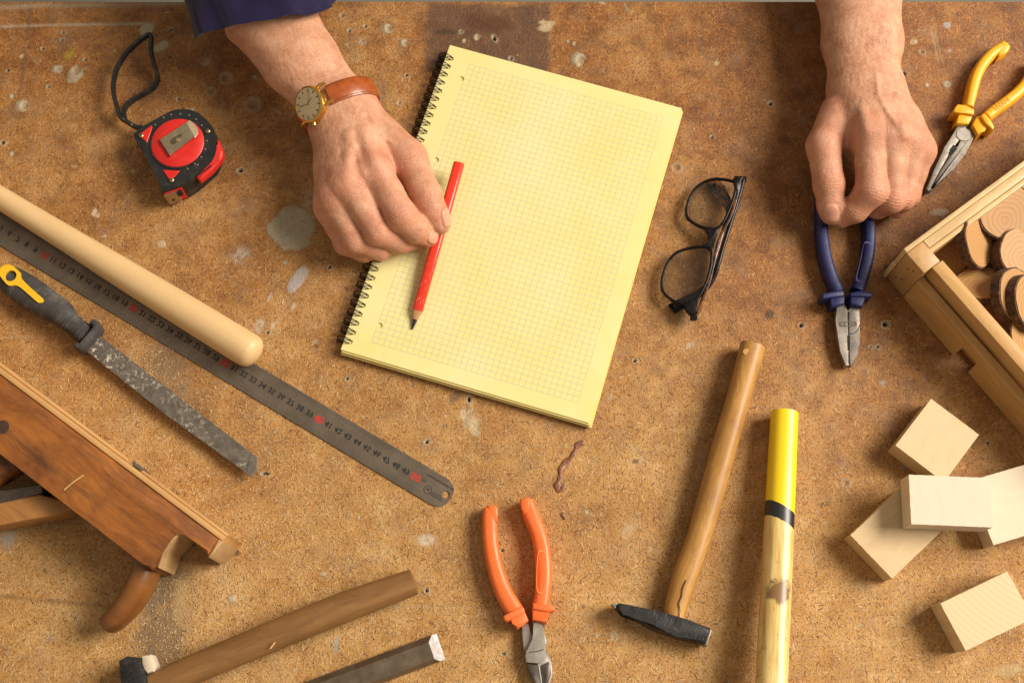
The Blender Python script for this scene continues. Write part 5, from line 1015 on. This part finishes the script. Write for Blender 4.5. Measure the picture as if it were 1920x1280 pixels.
A.rp = [([(690, 205), (700, 235), (716, 256), (738, 268)], .0013, -.0011, .003), ([(645, 255), (662, 272), (672, 292), (682, 325)], .0012, -.0011, .003), ([(655, 250), (654, 290), (650, 326)], .0020, -.0021, .007), ([(680, 246), (692, 278), (702, 304)], .0020, -.0021, .007)]
B.rp = [([(1643, 140), (1646, 178), (1662, 206), (1677, 229)], .0015, -.0010, .003), ([(1677, 229), (1690, 238), (1694, 256)], .0012, -.0011, .003), ([(1618, 205), (1626, 240)], .0020, -.0021, .007), ([(1690, 236), (1702, 252)], .0020, -.0021, .007)]
def on_skin(f, x, y, lift):
    zs_ = np.linspace(.115, .005, 400); P = np.array([U(x, y, z) for z in zs_]); i = np.argmax(f(P) < 0); return P[i]+np.array((0, 0, lift))
for h in (A, B):
    h.ridges = []; f0 = build_field(h); rr_ = []
    for pl_, r_, lift, k_ in h.rp: rr_.append(([on_skin(f0, x, y, lift) for x, y in pl_], r_, k_))
    h.ridges = rr_
fA, fB = build_field(A), build_field(B)
ends = [U(400, -130, 0), U(860, 500, 0)]
bbA = ((U(395, 200, .1).x, U(700, 560, 0).y, .004), (U(850, 200, .02).x, U(480, -105, .09).y, .118)); bbB = ((U(1480, 200, .02).x, U(1600, 480, 0.02).y, .003), (U(1775, 280, .02).x, U(1600, -125, .05).y, .105))
VA, QA = surface_nets(fA, *bbA, .00105); VB, QB = surface_nets(fB, *bbB, .00105)
def tone_of(h, Vv):
    red = np.zeros(len(Vv)); nl = np.zeros(len(Vv))
    for nm, c_ in h.J.items():
        for i, j in enumerate(c_):
            red = np.maximum(red, (.75 if i in (0, 1) else .6)*np.exp(-((np.linalg.norm(Vv-V3(j), axis=1)-j[3])/.009)**2))
    for c0, a, n, L_, W_ in h.nails:
        q = Vv-c0; e = np.sqrt(np.abs((q @ a)/L_)**3+np.abs((q @ np.cross(n, a))/W_)**3)**(2/3); nl = np.maximum(nl, sstep(1.08, .92, e)*sstep(-.006, -.001, q @ n))
    return red, nl
rA, nA = tone_of(A, VA); rB, nB = tone_of(B, VB)
Vv = np.concatenate([VA, VB]); Q = np.concatenate([QA, QB+len(VA)])
bm = bmesh.new(); rl_ = bm.verts.layers.float.new('redness'); nl_ = bm.verts.layers.float.new('nail')
vs = [bm.verts.new(p) for p in Vv]
for v_, r_, n_ in zip(vs, np.concatenate([rA, rB]), np.concatenate([nA, nB])): v_[rl_] = r_; v_[nl_] = n_
for q in Q.tolist():
    if len(set(q)) == 4: bm.faces.new([vs[i] for i in q])
# upper arms and shoulders (under the shirt, behind the bench) join both forearms into one body
def open_loop(sel):
    es = {e for e in bm.edges if len(e.link_faces) == 1 and sel(e.verts[0].co)}; best = []
    while es:
        e = es.pop(); L = [e.verts[0], e.verts[1]]
        while True:
            nx_ = [q for q in L[-1].link_edges if q in es]
            if not nx_: break
            es.discard(nx_[0]); o_ = nx_[0].other_vert(L[-1])
            if o_ is L[0]: break
            L.append(o_)
        if len(L) > len(best): best = L
    return best
ELB = {'A': Vector((-.285, .48, .085)), 'B': Vector((.375, .53, .045))}; SHO = {'A': Vector((-.13, .62, .40)), 'B': Vector((.25, .62, .40))}
endl = []
for s_, sel in (('A', lambda p: p.x < 0), ('B', lambda p: p.x > 0)):
    L = open_loop(sel); c0 = sum((v_.co for v_ in L), Vector())/len(L); off = [v_.co-c0 for v_ in L]; cur = L
    for p in smooth_path([c0, ELB[s_], SHO[s_], Vector((.06+(-.05 if s_ == 'A' else .05), .64, .43))], 5)[1:]:
        new = [bm.verts.new(p+o_) for o_ in off]
        for i in range(len(L)): bm.faces.new((cur[i], cur[(i+1) % len(L)], new[(i+1) % len(L)], new[i]))
        cur = new
    endl.append([bm.edges.get((cur[i], cur[(i+1) % len(cur)])) for i in range(len(cur))])
bmesh.ops.bridge_loops(bm, edges=endl[0]+endl[1])
bmesh.ops.recalc_face_normals(bm, faces=bm.faces)
me = bpy.data.meshes.new('person'); bm.to_mesh(me); bm.free(); me.shade_smooth()
t = NT('skin'); v = t.coord(); rd_ = t.n('ShaderNodeAttribute', attribute_name='redness').outputs['Fac']; na_ = t.n('ShaderNodeAttribute', attribute_name='nail').outputs['Fac']
mot = t.noise(v, 70, 6, .68); fine = t.noise(v, 420, 4, .65)
c = t.ramp(mot, [(.32, (0.47, 0.205, 0.112)), (.52, (0.60, 0.305, 0.180)), (.70, (0.68, 0.39, 0.25))])
c = t.mix(t.math('MULTIPLY', rd_, .5), c, (0.55, 0.195, 0.12)); c = t.mix(t.ramp(fine, [(.55, 0.), (.72, .28)]), c, (0.36, 0.14, 0.07))
c = t.mix(na_, c, (0.60, 0.30, 0.20))
hr = t.ramp(t.noise(t.map(v, (420, 95, 420), rot=(0, 0, .35)), 2.2, 4, .7), [(.56, 0.), (.70, .38)]); c = t.mix(hr, c, (0.30, 0.13, 0.065))
vo = t.n('ShaderNodeTexVoronoi', feature='DISTANCE_TO_EDGE', i_Vector=t.n('ShaderNodeVectorMath', operation='MULTIPLY_ADD', i_0=t.noise(v, 150, 2, col=True), i_1=(.004, .004, .004), i_2=v).outputs[0], i_Scale=520.0).outputs[0]
bh = t.math('ADD', t.math('MULTIPLY', t.ramp(vo, [(0, 0.), (.12, 1.)]), .5), t.math('MULTIPLY', t.noise(t.map(v, (1, 1, 1)), 210, 4, .7), 1.3))
t.set(Base_Color=c, Roughness=t.mix(na_, (.48,)*3, (.28,)*3), Normal=t.bump(t.math('MULTIPLY', bh, t.math('SUBTRACT', 1.0, na_)), .5, .0010), Subsurface_Weight=.13, Subsurface_Scale=.006, Specular_IOR_Level=.42)
t.b.inputs['Subsurface Radius'].default_value = (1.0, .35, .18)
me.materials.append(t.m); person = bpy.data.objects.new('person', me); COL.objects.link(person); MW['person'] = Matrix.Identity(4)
tag(person, 'person with bare forearms, one hand at the pencil, one on the blue pliers', 'person')

# sleeves
t = NT('navy_cloth'); v = t.coord(); n = t.noise(v, 900, 3); t.set(Base_Color=t.mix(t.noise(v, 40, 4), (0.010, 0.005, 0.050), (0.022, 0.011, 0.085)), Roughness=.85, Sheen_Weight=.3, Normal=t.bump(n, .3, .0004)); CLOTH = t.m
def sleeve(cuff, far, side, r0, r1, seed, shear=0.0):
    a, b = Vector(cuff), Vector(far); ax = (b-a).normalized(); s = Vector(side); s = (s-ax*s.dot(ax)).normalized(); u = s.cross(ax).normalized()
    if u.z < 0: u = -u
    n, K = 72, 34; Vs, Fs = [], []; rows = [(-.004, -.010)]+[(k/(K-1), 0) for k in range(K)]; rs = random.Random(seed); ph = [rs.uniform(0, 6.28) for _ in range(6)]
    for fr, dr_ in rows:
        f_ = max(fr, 0)
        for k in range(n):
            q = 2*math.pi*k/n; rad_ = (r0[0]+(r1[0]-r0[0])*f_)*math.cos(q), (r0[1]+(r1[1]-r0[1])*f_)*math.sin(q)
            w_ = 1+.035*math.sin(5*q+ph[0]+5*f_)+.030*math.sin(9*q+ph[1]-7*f_)*(1-.5*f_)+.022*math.sin(15*q+ph[2]+4*f_)*(1-.6*f_)+.02*math.sin(17*f_+3*math.sin(q+ph[3]))
            sc_ = 1+dr_*12
            Vs.append(a+ax*((b-a).length*max(fr, .012 if dr_ else 0)+.006*math.sin(q*2+ph[4])*(1-f_)-shear*math.sin(q)*(1-f_))+s*rad_[0]*w_*sc_+u*rad_[1]*w_*sc_)
    for i in range(len(rows)-1):
        for k in range(n): Fs.append((i*n+k, i*n+(k+1) % n, (i+1)*n+(k+1) % n, (i+1)*n+k))
    b_ = bmesh.new(); vs = [b_.verts.new(p) for p in Vs]
    for f_ in Fs: b_.faces.new([vs[i] for i in f_])
    r = bmesh.ops.extrude_face_region(b_, geom=list(b_.faces)); bmesh.ops.recalc_face_normals(b_, faces=b_.faces)
    return b_
ca_ = U(495, 30, .060); fa_ = ELB['A']; sd = U(607, 2, .066)-U(420, 62, .066)
sl = obj('sleeve', sleeve(ca_, fa_, sd, (.0650, .047), (.072, .062), 3, .030), CLOTH, person, 60); tag(sl, 'rolled navy blue sleeve')
ca_ = U(1609, -118, .046); fa_ = ELB['B']; sl = obj('sleeve', sleeve(ca_, fa_, (1, 0, 0), (.052, .045), (.06, .052), 5), CLOTH, person, 60)

for s_ in 'AB':
    P = smooth_path([ELB[s_]+Vector((0, -.03, 0)), ELB[s_]+Vector((0, .02, .05)), SHO[s_]+Vector((.02 if s_ == 'A' else -.02, 0, 0))], 6); obj('sleeve', sweep(P, .066, .066, up=(1, 0, 0), n=28, e=2.1), CLOTH, person, 60)
tor = [(-.25, .13, .10), (-.1, .14, .11), (.1, .155, .12), (.3, .175, .125), (.40, .18, .12), (.46, .15, .10), (.49, .07, .07)]
b_ = bmesh.new(); rg_ = [[b_.verts.new((.06+rx*math.cos(2*math.pi*k/40), .66+ry*math.sin(2*math.pi*k/40), z)) for k in range(40)] for z, rx, ry in tor]
for i in range(len(tor)-1):
    for k in range(40): b_.faces.new((rg_[i][k], rg_[i][(k+1) % 40], rg_[i+1][(k+1) % 40], rg_[i+1][k]))
b_.faces.new(rg_[0][::-1]); b_.faces.new(rg_[-1]); obj('shirt', b_, CLOTH, person, 60)

# ------------------------------------------------------------------ wristwatch, strap follows the wrist surface
wc = np.array(U(624, 202, .050)); axw = nrm(np.array(U(624+43, 202+90, .047))-wc); lat = nrm(np.array(U(624+132, 202-63, .050))-np.array(U(624, 202, .050))); lat = nrm(lat-axw*(lat @ axw)); upw = np.cross(lat, axw)
if upw[2] < 0: upw = -upw
def hits(O, D):
    t0, t1 = np.zeros(len(O)), np.full(len(O), .06)
    for _ in range(26):
        m = (t0+t1)/2; ins_ = fA(O+D*m[:, None]) < 0; t0 = np.where(ins_, m, t0); t1 = np.where(ins_, t1, m)
    return t0
def hit(o, d): return hits(np.array([o]), np.array([d]))[0]
phi_w = R(128)   # dial direction, from lateral (thumb side) over the top
def rdir(q): return lat*math.cos(q)+upw*math.sin(q)
Mw = Matrix.Identity(4); zd = rdir(phi_w); xd = axw; yd = np.cross(zd, xd); cpos = wc+zd*(hit(wc, zd)+.0030)
Mw = Matrix([list(xd)+[0], list(yd)+[0], list(zd)+[0], [0, 0, 0, 1]]).transposed(); Mw.translation = Vector(cpos); Mw = Mw @ Matrix.Scale(1.02, 4)
wt = thing('wristwatch', 'gold wristwatch with cream dial and tan leather strap worn on the wrist', 'watch', Mw)
GOLD = plain('gold_plate', (0.72, 0.42, 0.10), .25, .95, .08, 100, .05); t = NT('cream_dial'); v = t.coord(); t.set(Base_Color=(0.78, 0.60, 0.32), Roughness=.45); DIAL = t.m
t = NT('tan_leather'); v = t.coord(); n = t.noise(v, 180, 5, .65); t.set(Base_Color=t.ramp(n, [(.3, (0.24, 0.045, 0.007)), (.7, (0.40, 0.095, 0.014))]), Roughness=.38, Normal=t.bump(n, .25, .0005), Coat_Weight=.2); LEATH = t.m
obj('case', lathe([(-.003, 1e-5), (-.003, .0135), (-.001, .0158), (.0035, .0163), (.0052, .0158), (.0058, .0146), (.0050, .0142), (.0045, .0142), (.0045, 1e-5)], 40), GOLD, wt, 40, world=False)
dl = obj('dial', lathe([(.0044, 1e-5), (.0044, .0142), (.0049, .0141), (.0049, 1e-5)], 40), DIAL, wt, 40, world=False)
mk = []
for k in range(12):
    M = Matrix.Rotation(k*math.pi/6, 4, 'Z') @ Matrix.Translation((.0112, 0, .00505)); mk.append(box((-.0012, -.00045, 0), (.0012, .00045, .0001), 0, M=M))
obj('hour_marks', join(*mk), INK, dl, 0, world=False)
for ang, L_, wd in ((2.0, .0065, .0004), (-1.9, .0095, .0003), (2.5, .0108, .00012)): obj('watch_hand', box((-.001, -wd, .0053), (L_, wd, .00545), 0, M=Matrix.Rotation(ang, 4, 'Z')), plain('bronze_hand', (0.25, .12, .03), .4, .6), dl, 0, world=False)
obj('hand_boss', lathe([(.005, 1e-5), (.005, .0009), (.0058, .0008), (.0058, 1e-5)], 12), GOLD, dl, 40, world=False)
obj('crystal', lathe([(.0060, 1e-5), (.0060, .0139), (.0066, .0139), (.0076, .0115), (.0083, .007), (.0086, 1e-5)], 40), NT('crystal').set(Base_Color=(1, 1, 1), Roughness=.03, Transmission_Weight=1.0, IOR=1.3).m, wt, 50, world=False)
for sx_ in (-1, 1):
    for sy_ in (-1, 1): obj('lug', sweep([Vector((sx_*.0085, sy_*.0120, .0015)), Vector((sx_*.0090, sy_*.0165, .0012)), Vector((sx_*.0088, sy_*.0205, -.0015))], [.0016, .0015, .0011], [.0020, .0018, .0014], n=10), GOLD, wt, 50, world=False)
obj('crown', lathe([(.0155, 1e-5), (.0155, .0018), (.0185, .0019), (.0190, 1e-5)], 14, Matrix.Rotation(R(-20), 4, 'Z') @ Matrix.Translation((0, 0, .0015)), axis='X'), GOLD, wt, 40, world=False)
rim = []; qs = np.linspace(phi_w-.62, phi_w+.62-2*math.pi, 64)
offs = (-.008, -.004, 0, .004, .008); DD = np.array([rdir(q) for q in qs for o in offs]); OO = np.array([wc+axw*o for q in qs for o in offs]); HH = hits(OO, DD).reshape(len(qs), 5).max(1)
rim = [Vector(wc+rdir(q)*(h_q+.0016)) for q, h_q in zip(qs, HH)]
for _ in range(3): rim = [rim[0]]+[(rim[i-1]+rim[i]*2+rim[i+1])/4 for i in range(1, len(rim)-1)]+[rim[-1]]
def strap(th, hwid, off):
    V, F_ = [], []; prof = [(-hwid, -th*.4), (-hwid, th*.35), (-hwid*.86, th*.62), (-hwid*.6, th), (0, th*1.15), (hwid*.6, th), (hwid*.86, th*.62), (hwid, th*.35), (hwid, -th*.4)]
    for p in rim:
        d = (p-Vector(wc)); d = (d-Vector(axw)*d.dot(Vector(axw))).normalized()
        for a, h in prof: V.append(p+Vector(axw)*a+d*(h+off))
    n = len(prof)
    for i in range(len(rim)-1):
        for k in range(n): F_.append((i*n+k, (i+1)*n+k, (i+1)*n+(k+1) % n, i*n+(k+1) % n))
    F_ += [tuple(range(n)), tuple(range((len(rim)-1)*n, len(rim)*n))[::-1]]
    b = bmesh.new(); vs = [b.verts.new(v) for v in V]
    for f in F_: b.faces.new([vs[i] for i in f])
    bmesh.ops.recalc_face_normals(b, faces=b.faces); return b
st = obj('strap', strap(.0020, .0092, 0), LEATH, wt, 50)
TH_ = plain('brown_thread', (0.16, 0.05, 0.015), .7)
for s_ in (-1, 1):
    seg = []
    for i in range(0, len(rim)-1):
        p, q_ = rim[i], rim[i+1]
        for f0 in (0.05, .55):
            a, b = p.lerp(q_, f0), p.lerp(q_, f0+.33); d = (a-Vector(wc)); d = (d-Vector(axw)*d.dot(Vector(axw))).normalized(); o = Vector(axw)*s_*.0078+d*.0014
            seg.append(sweep([a+o, b+o], .00028, .00025, n=6, cap=0))
    obj('stitching', join(*seg), TH_, st, 0)
